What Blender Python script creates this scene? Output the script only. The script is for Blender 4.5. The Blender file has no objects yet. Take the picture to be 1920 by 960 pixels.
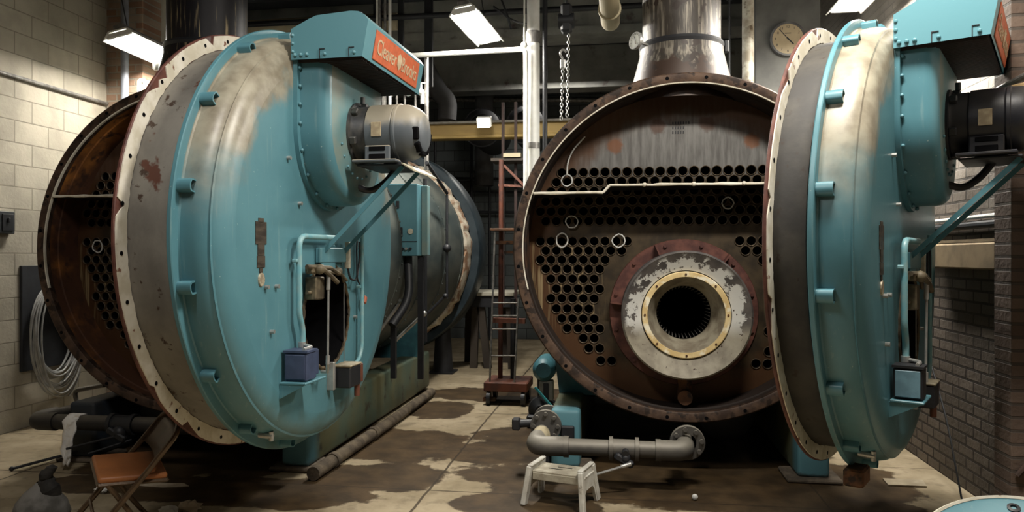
import bpy, bmesh, math, random
from mathutils import Vector, Matrix
from mathutils.geometry import delaunay_2d_cdt
random.seed(7)
PI = math.pi
SC = bpy.context.scene
COL = SC.collection
R = math.radians

# ------------------------------------------------------------------ camera facts
F, H = 1397.0, 1.6
TH = math.atan(207 / F); CC, SS = math.cos(TH), math.sin(TH)
def ray(px, py):
    a = (px - 960) / F; b = (480 - py) / F
    return Vector((-SS + CC * a, CC + SS * a, b))
def atY(px, py, Y):
    r = ray(px, py); t = Y / r.y; return Vector((0, 0, H)) + r * t
def atX(px, py, X):
    r = ray(px, py); t = X / r.x; return Vector((0, 0, H)) + r * t
def atZ(px, py, Z=0.0):
    r = ray(px, py); t = (Z - H) / r.z; return Vector((0, 0, H)) + r * t

# ------------------------------------------------------------------ mesh builder
def frame(axis, up=Vector((0, 0, 1))):
    z = Vector(axis).normalized()
    if abs(z.dot(up)) > .98: up = Vector((0, 1, 0))
    x = up.cross(z).normalized(); y = z.cross(x)
    return Matrix((x, y, z)).transposed()
def fillet(pts, r, n=5):
    pts = [Vector(p) for p in pts]; out = [pts[0]]
    for i in range(1, len(pts) - 1):
        a, b, c = pts[i - 1], pts[i], pts[i + 1]
        u = (a - b); v = (c - b); q = min(r, u.length * .45, v.length * .45)
        s = b + u.normalized() * q; e = b + v.normalized() * q
        for k in range(n + 1):
            t = k / n; out.append(s * (1 - t) ** 2 + b * 2 * t * (1 - t) + e * t * t)
    out.append(pts[-1]); return out
class MB:
    def __init__(s): s.v = []; s.f = []; s.m = []
    def add(s, vs, fs, mat=0, M=None):
        o = len(s.v)
        s.v += [tuple(M @ Vector(v)) if M is not None else tuple(v) for v in vs]
        s.f += [tuple(i + o for i in f) for f in fs]; s.m += [mat] * len(fs)
        return s
    def box(s, c, d, rot=None, bev=0.0, mat=0, seg=1):
        bm = bmesh.new(); bmesh.ops.create_cube(bm, size=1)
        for v in bm.verts: v.co = Vector((v.co.x * d[0], v.co.y * d[1], v.co.z * d[2]))
        if bev: bmesh.ops.bevel(bm, geom=bm.edges[:], offset=bev, segments=seg, affect='EDGES', profile=.5)
        M = Matrix.Translation(Vector(c)) @ (rot.to_4x4() if rot is not None else Matrix.Identity(4))
        bm.verts.index_update()
        s.add([v.co for v in bm.verts], [[v.index for v in f.verts] for f in bm.faces], mat, M); bm.free(); return s
    def bar(s, p0, p1, w, h, up=(0, 0, 1), bev=0, mat=0):
        p0, p1 = Vector(p0), Vector(p1); m = frame(p1 - p0, Vector(up))
        return s.box((p0 + p1) / 2, (w, h, (p1 - p0).length), m, bev, mat)
    def cyl(s, p0, p1, r0, r1=None, seg=20, cap=True, mat=0):
        if r1 is None: r1 = r0
        p0, p1 = Vector(p0), Vector(p1); m = frame(p1 - p0); vs = []; fs = []
        for p, r in ((p0, r0), (p1, r1)):
            for k in range(seg):
                t = 2 * PI * k / seg; vs.append(p + m @ Vector((r * math.cos(t), r * math.sin(t), 0)))
        for k in range(seg): j = (k + 1) % seg; fs.append((k, j, seg + j, seg + k))
        if cap: fs.append(tuple(range(seg))[::-1]); fs.append(tuple(range(seg, 2 * seg)))
        return s.add(vs, fs, mat)
    def tube(s, pts, r, seg=10, closed=False, mat=0):
        pts = [Vector(p) for p in pts]; n = len(pts); vs = []; fs = []; x = None
        rr = r if isinstance(r, (list, tuple)) else [r] * n
        for i, p in enumerate(pts):
            if closed: t = pts[(i + 1) % n] - pts[i - 1]
            else: t = pts[min(i + 1, n - 1)] - pts[max(i - 1, 0)]
            t.normalize()
            if x is None:
                x = t.orthogonal().normalized()
            x = (x - t * x.dot(t)); x.normalize(); y = t.cross(x)
            for k in range(seg):
                a = 2 * PI * k / seg; vs.append(p + (x * math.cos(a) + y * math.sin(a)) * rr[i])
        for i in range(n if closed else n - 1):
            j = (i + 1) % n
            for k in range(seg): l = (k + 1) % seg; fs.append((i * seg + k, i * seg + l, j * seg + l, j * seg + k))
        if not closed: fs.append(tuple(range(seg))[::-1]); fs.append(tuple(range((n - 1) * seg, n * seg)))
        return s.add(vs, fs, mat)
    def lathe(s, prof, seg=64, M=None, mat=0, close=False, a0=0, a1=2 * PI):
        """prof: (radius, height along local z)"""
        vs = []; fs = []; full = abs(a1 - a0 - 2 * PI) < 1e-6; n = len(prof); cols = seg if full else seg + 1
        for k in range(cols):
            t = a0 + (a1 - a0) * k / seg
            for r, h in prof: vs.append((r * math.cos(t), r * math.sin(t), h))
        for k in range(seg):
            j = (k + 1) % cols
            for i in range(n if close else n - 1):
                i2 = (i + 1) % n
                fs.append((k * n + i, j * n + i, j * n + i2, k * n + i2))
        return s.add(vs, fs, mat, M)
    def prism(s, poly, h, M=None, mat=0):
        n = len(poly); vs = [(x, y, 0) for x, y in poly] + [(x, y, h) for x, y in poly]
        fs = [tuple(range(n))[::-1], tuple(range(n, 2 * n))] + [(k, (k + 1) % n, n + (k + 1) % n, n + k) for k in range(n)]
        return s.add(vs, fs, mat, M)
    def ball(s, c, r, sc=(1, 1, 1), seg=16, mat=0, jit=0, M=None):
        bm = bmesh.new(); bmesh.ops.create_uvsphere(bm, u_segments=seg, v_segments=seg // 2 + 2, radius=r)
        rnd = random.Random(int(seg * 1000 + r * 99999))
        vs = []
        for v in bm.verts:
            q = Vector((v.co.x * sc[0], v.co.y * sc[1], v.co.z * sc[2])) * (1 + jit * (rnd.random() - .5))
            if M is not None: q = M @ q
            vs.append(q + Vector(c))
        bm.verts.index_update()
        s.add(vs, [[v.index for v in f.verts] for f in bm.faces], mat); bm.free(); return s
    def plate_with_holes(s, outer, holes, M=None, mat=0):
        """outer: list of 2D pts, holes: list of (cx,cy,r,seg)"""
        pts = [Vector(p) for p in outer]; n = len(pts); edges = [(k, (k + 1) % n) for k in range(n)]
        for cx, cy, r, sg in holes:
            o = len(pts)
            for k in range(sg): t = 2 * PI * k / sg; pts.append(Vector((cx + r * math.cos(t), cy + r * math.sin(t))))
            edges += [(o + k, o + (k + 1) % sg) for k in range(sg)]
        vo, eo, fo, *_ = delaunay_2d_cdt(pts, edges, [list(range(n))], 1, 1e-6)
        keep = []
        for f in fo:
            c = sum((vo[i] for i in f), Vector((0, 0))) / len(f)
            if any((c.x - cx) ** 2 + (c.y - cy) ** 2 < (r * .999) ** 2 for cx, cy, r, sg in holes): continue
            keep.append(tuple(f))
        return s.add([(p.x, p.y, 0) for p in vo], keep, mat, M)
    def mesh(s, name, mats, ang=35):
        me = bpy.data.meshes.new(name); me.from_pydata(s.v, [], s.f)
        for m in (mats if isinstance(mats, (list, tuple)) else [mats]): me.materials.append(m)
        for p, i in zip(me.polygons, s.m): p.material_index = i
        bm = bmesh.new(); bm.from_mesh(me); bmesh.ops.recalc_face_normals(bm, faces=bm.faces[:]); bm.to_mesh(me); bm.free()
        me.polygons.foreach_set('use_smooth', [True] * len(me.polygons)); me.set_sharp_from_angle(angle=R(ang)); me.update()
        return me
    def build(s, name, mats, parent=None, loc=None, rot=None, ang=35):
        o = bpy.data.objects.new(name, s.mesh(name, mats, ang)); COL.objects.link(o)
        if loc is not None: o.location = loc
        if rot is not None: o.rotation_euler = rot
        if parent: o.parent = parent
        return o
def tag(o, label, cat, group=None, kind=None):
    o['label'] = label; o['category'] = cat
    if group: o['group'] = group
    if kind: o['kind'] = kind
    return o
def thing(name, label, cat, loc=(0, 0, 0), rz=0, group=None):
    o = bpy.data.objects.new(name, None); o.empty_display_size = .1; COL.objects.link(o)
    o.location = loc; o.rotation_euler = (0, 0, rz); return tag(o, label, cat, group)
def struct(o): o['kind'] = 'structure'; return o
def text_mesh(body, size, depth=.002, align='CENTER'):
    cu = bpy.data.curves.new('t', 'FONT'); cu.body = body; cu.size = size; cu.align_x = align; cu.align_y = 'CENTER'; cu.extrude = depth
    o = bpy.data.objects.new('t', cu); COL.objects.link(o)
    dg = bpy.context.evaluated_depsgraph_get(); dg.update()
    me = bpy.data.meshes.new_from_object(o.evaluated_get(dg)); 
    vs = [v.co.copy() for v in me.vertices]; fs = [tuple(p.vertices) for p in me.polygons]
    bpy.data.objects.remove(o); bpy.data.curves.remove(cu); bpy.data.meshes.remove(me); return vs, fs
AXY = Matrix(((1, 0, 0), (0, 0, 1), (0, -1, 0))).to_4x4()     # local (x,y,z) -> (x, z, -y): lathe axis along +Y
def ML(x, y, z): return Matrix.Translation((x, y, z)) @ AXY       # lathe height -> +Y
FXZ = Matrix(((1, 0, 0), (0, 0, -1), (0, 1, 0))).to_4x4()     # 2D (x,y) -> (x, 0, y), height -> -Y

# ------------------------------------------------------------------ materials
def nodes(name):
    m = bpy.data.materials.new(name); m.use_nodes = True; nt = m.node_tree
    return m, nt, nt.nodes['Principled BSDF']
class G:
    """tiny node-graph helper"""
    def __init__(s, nt): s.nt = nt; s.L = nt.links.new
    def n(s, t, **k):
        x = s.nt.nodes.new('ShaderNode' + t)
        for a, b in k.items(): setattr(x, a, b)
        return x
    def obj(s): return s.n('TexCoord').outputs['Object']
    def pos(s): return s.n('NewGeometry').outputs['Position']
    def noise(s, vec, scale, detail=4, rough=.55, stretch=None):
        if stretch:
            mp = s.n('Mapping'); s.L(vec, mp.inputs['Vector']); mp.inputs['Scale'].default_value = stretch; vec = mp.outputs[0]
        x = s.n('TexNoise'); s.L(vec, x.inputs['Vector']); x.inputs['Scale'].default_value = scale
        x.inputs['Detail'].default_value = detail; x.inputs['Roughness'].default_value = rough; return x.outputs[0]
    def ramp(s, f, a, b):
        x = s.n('MapRange'); x.interpolation_type = 'SMOOTHSTEP'; s.L(f, x.inputs[0]); x.inputs[1].default_value = a; x.inputs[2].default_value = b; return x.outputs[0]
    def math(s, op, a, b=None):
        x = s.n('Math', operation=op)
        for i, v in enumerate((a, b)):
            if v is None: continue
            if isinstance(v, (int, float)): x.inputs[i].default_value = v
            else: s.L(v, x.inputs[i])
        return x.outputs[0]
    def mix(s, f, a, b):
        x = s.n('Mix', data_type='RGBA')
        if isinstance(f, (int, float)): x.inputs[0].default_value = f
        else: s.L(f, x.inputs[0])
        for i, v in ((6, a), (7, b)):
            if isinstance(v, tuple): x.inputs[i].default_value = (*v, 1)
            else: s.L(v, x.inputs[i])
        return x.outputs[2]
    def xyz(s, v):
        x = s.n('SeparateXYZ'); s.L(v, x.inputs[0]); return x.outputs
    def bump(s, h, bsdf, st=.3, dist=.01):
        x = s.n('Bump'); x.inputs['Strength'].default_value = st; x.inputs['Distance'].default_value = dist
        s.L(h, x.inputs['Height']); s.L(x.outputs[0], bsdf.inputs['Normal'])
def setc(b, col=None, rough=.5, metal=0.0, spec=None):
    if col: b.inputs['Base Color'].default_value = (*col, 1)
    b.inputs['Roughness'].default_value = rough; b.inputs['Metallic'].default_value = metal
    if spec is not None: b.inputs['Specular IOR Level'].default_value = spec
def mottled(name, c1, c2, scale=8, rough=.6, metal=0, lo=.35, hi=.65, c3=None, s3=30, lo3=.6, hi3=.7, bump=.15, stretch=None, detail=5):
    m, nt, b = nodes(name); g = G(nt); v = g.obj(); setc(b, None, rough, metal)
    n1 = g.noise(v, scale, detail, stretch=stretch); c = g.mix(g.ramp(n1, lo, hi), c1, c2)
    if c3: c = g.mix(g.ramp(g.noise(v, s3, 6), lo3, hi3), c, c3)
    g.L(c, b.inputs['Base Color'])
    if bump: g.bump(g.noise(v, scale * 6, 3), b, bump, .004)
    return m
def plain(name, col, rough=.5, metal=0): 
    return mottled(name, col, tuple(x * .75 for x in col), 14, rough, metal, bump=.05)
def emit(name, col, st):
    m, nt, b = nodes(name); setc(b, (.8, .8, .8)); b.inputs['Emission Color'].default_value = (*col, 1); b.inputs['Emission Strength'].default_value = st; return m

TEAL = (.097, .24, .285)
def teal_mat(name, beige=False, dark=False):
    m, nt, b = nodes(name); g = G(nt); v = g.obj(); setc(b, None, .38)
    c = g.mix(g.ramp(g.noise(v, 3, 5), .3, .7), TEAL, (.078, .205, .25))
    streak = g.noise(v, 5, 6, .6, (6, 6, .5))
    c = g.mix(g.math('MULTIPLY', g.ramp(streak, .58, .75), .35), c, (.25, .36, .35))
    c = g.mix(g.ramp(g.noise(v, 60, 2), .735, .76), c, (.30, .42, .42))
    if beige:
        X, Y, Z = g.xyz(v)
        rad = g.math('SQRT', g.math('ADD', g.math('MULTIPLY', X, X), g.math('MULTIPLY', Z, Z)))
        nn = g.math('MULTIPLY', g.math('SUBTRACT', g.noise(v, 3.2, 5), .5), .5)
        mr = g.ramp(g.math('ADD', rad, nn), .94, 1.05)
        mz = g.ramp(g.math('ADD', Z, g.math('MULTIPLY', nn, .9)), .05, .5)
        rim = g.ramp(rad, 1.215, 1.205)
        msk = g.math('MULTIPLY', g.math('MULTIPLY', mr, mz), rim)
        bc = g.mix(g.ramp(g.noise(v, 9, 6), .35, .7), (.33, .295, .22), (.20, .165, .115))
        c = g.mix(g.math('MULTIPLY', msk, .95), c, bc)
        # brownish dirt towards the foot of the drum
        low = g.math('MULTIPLY', g.ramp(Z, -.75, -1.1), g.ramp(g.noise(v, 4, 5), .35, .65))
        c = g.mix(g.math('MULTIPLY', low, .6), c, (.06, .09, .06))
    g.L(c, b.inputs['Base Color']); g.bump(g.noise(v, 25, 3), b, .06, .004)
    return m
M_TEAL = teal_mat('teal_paint'); M_TEALB = teal_mat('teal_paint_dusty', True)
M_TEALD = mottled('old_teal_paint', (.03, .10, .13), (.05, .17, .20), 5, .5)
def dusty(name, base, dust, lo=-.1, hi=.5, rough=.5, metal=0.0):
    m, nt, b = nodes(name); g = G(nt); setc(b, None, rough, metal); v = g.obj()
    geo = g.n('NewGeometry'); nz = g.xyz(geo.outputs['Normal'])[2]
    f = g.ramp(g.math('ADD', nz, g.math('MULTIPLY', g.math('SUBTRACT', g.noise(v, 8, 5), .5), .6)), lo, hi)
    g.L(g.mix(g.math('MULTIPLY', f, .9), base, dust), b.inputs['Base Color']); g.bump(g.noise(v, 60, 3), b, .08, .003); return m
M_MOTOR = dusty('grey_motor_paint', (.10, .115, .13), (.36, .32, .245), .0, .45, .45)
M_MOTORD = mottled('dark_motor_casting', (.03, .032, .036), (.07, .068, .062), 12, .5, .2)
M_MOTOR_SHADE = mottled('shaded_motor_paint', (.016, .017, .024), (.03, .028, .028), 8, .45, .2)  # right motor's darker copy, with the shade under the hood in its colour
M_HOOD = dusty('teal_paint_dusted_top', (.105, .265, .315), (.33, .32, .25), .55, 1.0, .38)
M_FANFACE = mottled('dusty_teal_grey_paint', (.10, .24, .27), (.22, .25, .21), 3, .5, lo=.3, hi=.7)
M_RUST = mottled('brown_rust', (.055, .024, .012), (.16, .065, .022), 5, .75, .1, c3=(.025, .014, .009), s3=14, lo3=.5, hi3=.62, bump=.4)
M_RUSTD = mottled('dark_brown_rust', (.020, .011, .007), (.075, .032, .012), 2.4, .75, 0, .5, .7, c3=(.018, .010, .007), s3=9, lo3=.5, hi3=.62, bump=.35)
M_RUSTO = mottled('orange_rust', (.075, .028, .012), (.42, .16, .03), 1.6, .75, 0, .46, .66, c3=(.05, .02, .01), s3=9, lo3=.52, hi3=.66, bump=.35)
M_RIM = mottled('rusted_flange_steel', (.045, .025, .017), (.115, .068, .043), 7, .6, .25, c3=(.026, .015, .01), s3=13, lo3=.5, hi3=.6, bump=.4)
M_BOLT = plain('dark_bolt_steel', (.05, .04, .034), .5, .4)
M_SOOT = plain('soot_black', (.005, .005, .006), .9); M_SOOT.node_tree.nodes['Principled BSDF'].inputs['Specular IOR Level'].default_value = .08
M_BLACK = plain('black_steel', (.018, .019, .023), .5)
M_CHALK = plain('chalk_white', (.75, .75, .72), .8)
M_GASKET = mottled('white_gasket_residue', (.80, .76, .66), (.62, .57, .45), 10, .85, c3=(.22, .10, .06), s3=17, lo3=.64, hi3=.70)
M_DARKRED = mottled('red_oxide_steel', (.07, .022, .017), (.14, .05, .035), 12, .6)
def barrel_mat():
    m, nt, b = nodes('grey_scaled_steel'); g = G(nt); setc(b, None, .65, .1); v = g.obj()
    c = g.mix(g.ramp(g.noise(v, 4, 6, .6, (1, 1, .6)), .3, .7), (.235, .22, .19), (.14, .13, .115))
    c = g.mix(g.ramp(g.noise(v, 11, 7, .65), .60, .66), c, (.05, .028, .018))
    c = g.mix(g.ramp(g.noise(v, 5, 4), .66, .70), c, (.10, .035, .02))
    g.L(c, b.inputs['Base Color']); g.bump(g.noise(v, 30, 4), b, .2, .004); return m
M_BARREL = barrel_mat()
M_BARREL_SHADE = mottled('shaded_grey_steel', (.055, .05, .042), (.03, .028, .026), 5, .7, .1, c3=(.03, .02, .014), s3=16)  # right barrel's grey steel darkened, painting in the shadow of the rim
def plate_mat():
    m, nt, b = nodes('sooty_tube_sheet'); g = G(nt); setc(b, None, .55, .25); v = g.obj(); X, Y, Z = g.xyz(v)
    st = g.noise(v, 6, 6, .6, (4, 4, .5))
    grey = g.mix(g.ramp(st, .3, .7), (.085, .08, .075), (.19, .185, .175))
    brown = g.mix(g.ramp(g.noise(v, 7, 6), .35, .65), (.028, .019, .010), (.066, .045, .023))
    f = g.ramp(g.math('ADD', Z, g.math('MULTIPLY', g.noise(v, 4, 4), .15)), .56, .74)
    c = g.mix(f, brown, grey)
    edge = g.ramp(g.math('ADD', g.math('SQRT', g.math('ADD', g.math('MULTIPLY', X, X), g.math('MULTIPLY', Z, Z))), g.math('MULTIPLY', g.noise(v, 6, 5), .25)), 1.05, 1.22)
    c = g.mix(g.math('MULTIPLY', edge, .8), c, (.10, .042, .015))
    # vertical run marks below the lower tubes
    run = g.math('MULTIPLY', g.math('MULTIPLY', g.ramp(g.noise(v, 12, 3, .5, (2.2, 1, .12)), .52, .64), g.ramp(Z, .06, .0)), g.math('MULTIPLY', g.ramp(g.math('ABSOLUTE', X), .56, .70), g.ramp(Z, -.75, -.4)))
    c = g.mix(g.math('MULTIPLY', run, .8), c, (.40, .30, .16))
    for x, z in ((-.515, .80), (-.19, .945), (.18, .955), (.515, .815)):
        d = g.math('SQRT', g.math('ADD', g.math('POWER', g.math('SUBTRACT', X, x), 2), g.math('POWER', g.math('SUBTRACT', Z, z), 2)))
        d = g.math('ADD', d, g.math('MULTIPLY', g.math('SUBTRACT', g.noise(v, 25, 5), .5), .06))
        c = g.mix(g.math('MULTIPLY', g.ramp(d, .075, .04), .8), c, (.17, .06, .018) if abs(x) > .4 else (.075, .034, .02))
    g.L(c, b.inputs['Base Color']); g.bump(g.noise(v, 40, 3), b, .15, .003); return m
M_PLATE = plate_mat()
M_TUBE = mottled('tube_end_steel', (.07, .05, .03), (.15, .11, .07), 20, .55, .4)
def mouth_mat():
    m, nt, b = nodes('flaking_white_burner_ring'); g = G(nt); setc(b, None, .6, .1); v = g.obj(); X, Y, Z = g.xyz(v)
    rad = g.math('SQRT', g.math('ADD', g.math('MULTIPLY', X, X), g.math('MULTIPLY', Z, Z)))
    up = g.ramp(Z, -.18, -.02)  # shading put into the colour: ring darker above, lighter below
    grey = g.mix(g.ramp(g.noise(v, 10, 6), .3, .7), (.19, .165, .125), (.33, .30, .23))
    dark = g.mix(g.ramp(g.noise(v, 8, 5), .3, .7), (.06, .055, .055), (.13, .115, .105))
    # white flakes that cling to the inner two thirds of the ring
    fl = g.ramp(g.math('ADD', g.noise(v, 9, 9, .70), g.math('MULTIPLY', g.ramp(rad, .43, .34), .12)), .525, .55)
    c = g.mix(g.math('MULTIPLY', fl, g.ramp(rad, .455, .42)), dark, (.66, .66, .63))
    c = g.mix(up, grey, c)
    c = g.mix(g.ramp(g.noise(v, 35, 4), .67, .69), c, (.05, .025, .015))
    g.L(c, b.inputs['Base Color']); g.bump(g.noise(v, 20, 5), b, .2, .004); return m
M_MOUTH = mouth_mat()
M_YELLOW = mottled('yellowed_gasket_ring', (.78, .62, .33), (.62, .45, .2), 8, .7, c3=(.86, .80, .62), s3=10, lo3=.5, hi3=.62)
M_THROAT = mottled('pale_throat_casting', (.30, .27, .20), (.17, .14, .10), 9, .65)
M_STEELGREY = mottled('galvanized_steel', (.30, .29, .27), (.18, .17, .16), 18, .45, .5)
def stack_mat():
    m, nt, b = nodes('streaked_stack_steel'); g = G(nt); setc(b, None, .5, .2); v = g.obj(); X, Y, Z = g.xyz(v)
    c = g.mix(g.ramp(g.noise(v, 7, 6, .6, (5, 5, .35)), .36, .55), (.23, .205, .165), (.04, .033, .027))
    f = g.ramp(g.math('ADD', Z, g.math('MULTIPLY', g.math('SUBTRACT', g.noise(v, 9, 6), .5), .35)), 1.42, 1.37)
    c = g.mix(f, c, (.045, .026, .018))
    c = g.mix(g.ramp(g.noise(v, 10, 6), .58, .62), c, (.03, .02, .016))
    g.L(c, b.inputs['Base Color']); return m
M_STACK = stack_mat()
M_STACKD = mottled('blackened_stack_steel', (.012, .011, .014), (.36, .29, .17), 6, .5, .3, .56, .70, stretch=(6, 6, .35))
def skid_mat():
    m, nt, b = nodes('mossy_skid_paint'); g = G(nt); setc(b, None, .6); v = g.obj(); X, Y, Z = g.xyz(v)
    c = g.mix(g.ramp(g.noise(v, 3, 6, .6, (1, 1, .7)), .35, .65), (.085, .125, .09), (.12, .12, .062))
    c = g.mix(g.ramp(g.noise(v, 7, 6), .58, .7), c, (.05, .045, .03))
    c = g.mix(g.ramp(Y, .22, .06), c, TEAL)
    c = g.mix(g.math('MULTIPLY', g.ramp(g.math('ADD', Z, g.math('MULTIPLY', g.noise(v, 12, 4), .1)), .12, .07), .85), c, (.05, .03, .016))
    g.L(c, b.inputs['Base Color']); return m
M_SKID = skid_mat()
M_SKID_SHADE = mottled('shaded_navy_skid', (.018, .028, .042), (.03, .032, .034), 6, .6)  # darkened skid paint for the far left rail, shade put into the colour
M_LAG = mottled('grimy_lagging_sheet', (.04, .055, .055), (.11, .12, .105), 3, .55, .1, stretch=(1, .4, 1))
M_REFR = mottled('crumbled_white_refractory', (.62, .56, .45), (.30, .17, .10), 8, .9, 0, .42, .62, bump=.8)
M_NAVY = plain('navy_painted_box', (.055, .075, .14), .45)
M_BLUEBOX = plain('pale_blue_enamel', (.18, .33, .42), .4)
M_RED = plain('red_paint', (.32, .05, .03), .5)
M_REDBROWN = plain('red_brown_paint', (.17, .06, .035), .55)
M_LABEL = mottled('paper_label', (.55, .52, .42), (.42, .39, .30), 30, .7)
M_BROWNPL = mottled('browned_nameplate', (.10, .08, .06), (.045, .035, .028), 40, .4, .3, stretch=(.3, 1, 1))
M_ORANGE = mottled('orange_enamel', (.60, .13, .045), (.48, .10, .035), 20, .5, c3=(.25, .07, .03), s3=25, lo3=.66, hi3=.72)
M_GOLD = plain('pale_gold_lettering', (.62, .50, .33), .5)
M_PIPEG = dusty('grey_iron_pipe', (.085, .08, .075), (.26, .24, .20), -.1, .7, .55, .2)
M_PIPEB = dusty('black_iron_pipe', (.022, .02, .019), (.10, .088, .07), .1, .9, .6, .1)
M_PIPEC = dusty('cream_lagged_pipe', (.48, .42, .28), (.40, .34, .22), .2, .9, .7)
M_WHITEP = mottled('white_pipe_paint', (.88, .88, .85), (.76, .75, .69), 6, .5)
M_CONDUIT = mottled('teal_conduit_paint', (.16, .38, .44), (.24, .40, .42), 20, .4)
M_ZINC = plain('bright_zinc', (.52, .52, .50), .35, .6)

def floor_mat():
    m, nt, b = nodes('stained_concrete_floor'); setc(b, None, .7, 0, .22); g = G(nt); v = g.pos(); X, Y, Z = g.xyz(v)
    c = g.mix(g.ramp(g.noise(v, 2.5, 8, .6), .3, .7), (.25, .20, .125), (.40, .33, .225))
    c = g.mix(g.math('MULTIPLY', g.ramp(g.noise(v, 9, 6), .5, .7), .5), c, (.16, .13, .085))
    n1 = g.math('MULTIPLY', g.math('SUBTRACT', g.noise(v, 2.2, 7, .6), .5), 1.1)
    wet_and_shade = None  # wet stains, plus ellipses of painted shade under the boilers
    for cx, cy, rx, ry in ((-1.85, 6.1, .62, .55), (-.95, 6.0, .55, .35), (-1.75, 5.2, .55, .35), (-2.6, 4.75, 1.0, .33), (.3, 5.35, 1.5, .55), (-.6, 4.75, .5, .25), (1.55, 5.6, .45, .5), (1.35, 4.9, .6, .3), (-3.6, 4.75, .5, .22), (-1.9, 7.6, .35, .5), (.2, 6.6, 1.4, 1.2), (-3.3, 6.2, 1.2, 1.4), (-1.2, 8.5, 1.2, .5)):
        dx = g.math('DIVIDE', g.math('SUBTRACT', X, cx), rx); dy = g.math('DIVIDE', g.math('SUBTRACT', Y, cy), ry)
        d = g.math('SQRT', g.math('ADD', g.math('MULTIPLY', dx, dx), g.math('MULTIPLY', dy, dy)))
        wet_and_shade = d if wet_and_shade is None else g.math('MINIMUM', wet_and_shade, d)
    w = g.ramp(g.math('ADD', wet_and_shade, n1), 1.03, .95)
    dk = g.mix(g.ramp(g.noise(v, 5, 6), .35, .7), (.024, .012, .004), (.062, .034, .012))
    c = g.mix(g.math('MULTIPLY', w, .92), c, dk)
    # slab joints
    for ax, val, wd in ((X, -1.31, .012), (Y, 4.95, .010), (Y, 6.0, .006), (Y, 7.45, .010), (X, 1.3, .008), (X, -4.4, .010)):
        j = g.ramp(g.math('ABSOLUTE', g.math('SUBTRACT', g.math('ADD', ax, g.math('MULTIPLY', g.math('SUBTRACT', g.noise(v, 8, 3), .5), .02)), val)), wd, wd * .5)
        c = g.mix(g.math('MULTIPLY', j, .85), c, (.03, .02, .012))
    g.L(c, b.inputs['Base Color'])
    rr = g.n('MapRange'); g.L(w, rr.inputs[0]); rr.inputs[3].default_value = .8; rr.inputs[4].default_value = .58; g.L(rr.outputs[0], b.inputs['Roughness'])
    g.bump(g.noise(v, 40, 5), b, .2, .004); return m
def brick_mat(name, axis, c1, c2, mortar, bw, bh, ms, pos_col=None, rough=.85, bump=.6, off=.5):
    m, nt, b = nodes(name); g = G(nt); v = g.pos(); X, Y, Z = g.xyz(v); setc(b, None, rough)
    cb = g.n('CombineXYZ'); g.L(Y if axis == 'Y' else X, cb.inputs[0]); g.L(Z, cb.inputs[1])
    t = g.n('TexBrick'); g.L(cb.outputs[0], t.inputs['Vector']); t.offset = off
    t.inputs['Scale'].default_value = 1; t.inputs['Brick Width'].default_value = bw; t.inputs['Row Height'].default_value = bh
    t.inputs['Mortar Size'].default_value = ms; t.inputs['Mortar Smooth'].default_value = .3; t.inputs['Bias'].default_value = 0
    t.inputs['Color1'].default_value = (*c1, 1); t.inputs['Color2'].default_value = (*c2, 1); t.inputs['Mortar'].default_value = (*mortar, 1)
    c = t.outputs['Color']
    c = g.mix(g.math('MULTIPLY', g.ramp(g.noise(v, 3, 7), .4, .7), .45), c, tuple(x * .5 for x in c1))
    if pos_col: c = g.mix(g.math('MULTIPLY', g.ramp(g.math('ADD', Z, g.math('MULTIPLY', g.noise(v, 3, 5), .8)), pos_col[0], pos_col[1]), pos_col[3]), c, pos_col[2])
    g.L(c, b.inputs['Base Color'])
    h = g.math('SUBTRACT', g.math('MULTIPLY', g.noise(v, 30, 4), .4), t.outputs['Fac']); g.bump(h, b, bump, .012); return m
M_FLOOR = floor_mat()
M_CMU = brick_mat('painted_block_wall', 'Y', (.46, .42, .335), (.40, .365, .29), (.25, .225, .175), .405, .203, .006)
M_CMUB = brick_mat('grey_block_wall', 'X', (.13, .145, .145), (.10, .115, .115), (.05, .055, .055), .405, .203, .009)
M_BRICKR = brick_mat('old_painted_brick', 'Y', (.19, .155, .125), (.105, .085, .068), (.04, .032, .026), .215, .076, .010, pos_col=(2.3, 3.1, (.50, .46, .41), .8), bump=1.0)
M_BRICKX = brick_mat('brown_brick_pier', 'X', (.15, .105, .08), (.09, .06, .045), (.07, .055, .045), .215, .076, .010, bump=1.0)
M_BRICKL = brick_mat('worn_red_brick_pier', 'X', (.36, .20, .125), (.45, .36, .27), (.40, .36, .29), .215, .076, .010, bump=.7)
M_CONC = mottled('board_marked_concrete', (.30, .30, .275), (.20, .20, .19), 2.5, .85, c3=(.10, .07, .065), s3=5, lo3=.6, hi3=.75)
M_CEIL = mottled('sooty_ceiling', (.055, .06, .07), (.035, .038, .045), 2, .9)

# ------------------------------------------------------------------ setting
def wallbox(name, lo, hi, mat):
    lo, hi = Vector(lo), Vector(hi); o = MB().box((lo + hi) / 2, hi - lo).build(name, mat); return struct(o)
wallbox('floor', (-5.8, -1.5, -.2), (4.2, 14.4, 0), M_FLOOR)
wallbox('ceiling', (-5.8, -1.5, 5.1), (4.2, 14.4, 5.3), M_CEIL)
wallbox('wall_left', (-5.8, -1.5, 0), (-5.5, 7.7, 5.1), M_CMU)
wallbox('wall_left_rear', (-5.8, 7.7, 0), (-5.5, 14.2, 5.1), M_CMUB)
wallbox('wall_back', (-5.8, 14.2, 0), (4.2, 14.4, 5.1), M_CMUB)
wallbox('wall_right', (2.32, 4.78, 0), (2.62, 14.2, 5.1), M_BRICKR)
wallbox('wall_right_near', (2.40, -1.5, 0), (2.62, 4.60, 5.1), M_BRICKR)
struct(MB().box((2.40, 4.69, 2.55), (.44, .20, 5.1), bev=.004).build('wall_right_pier', M_BRICKX))
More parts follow.
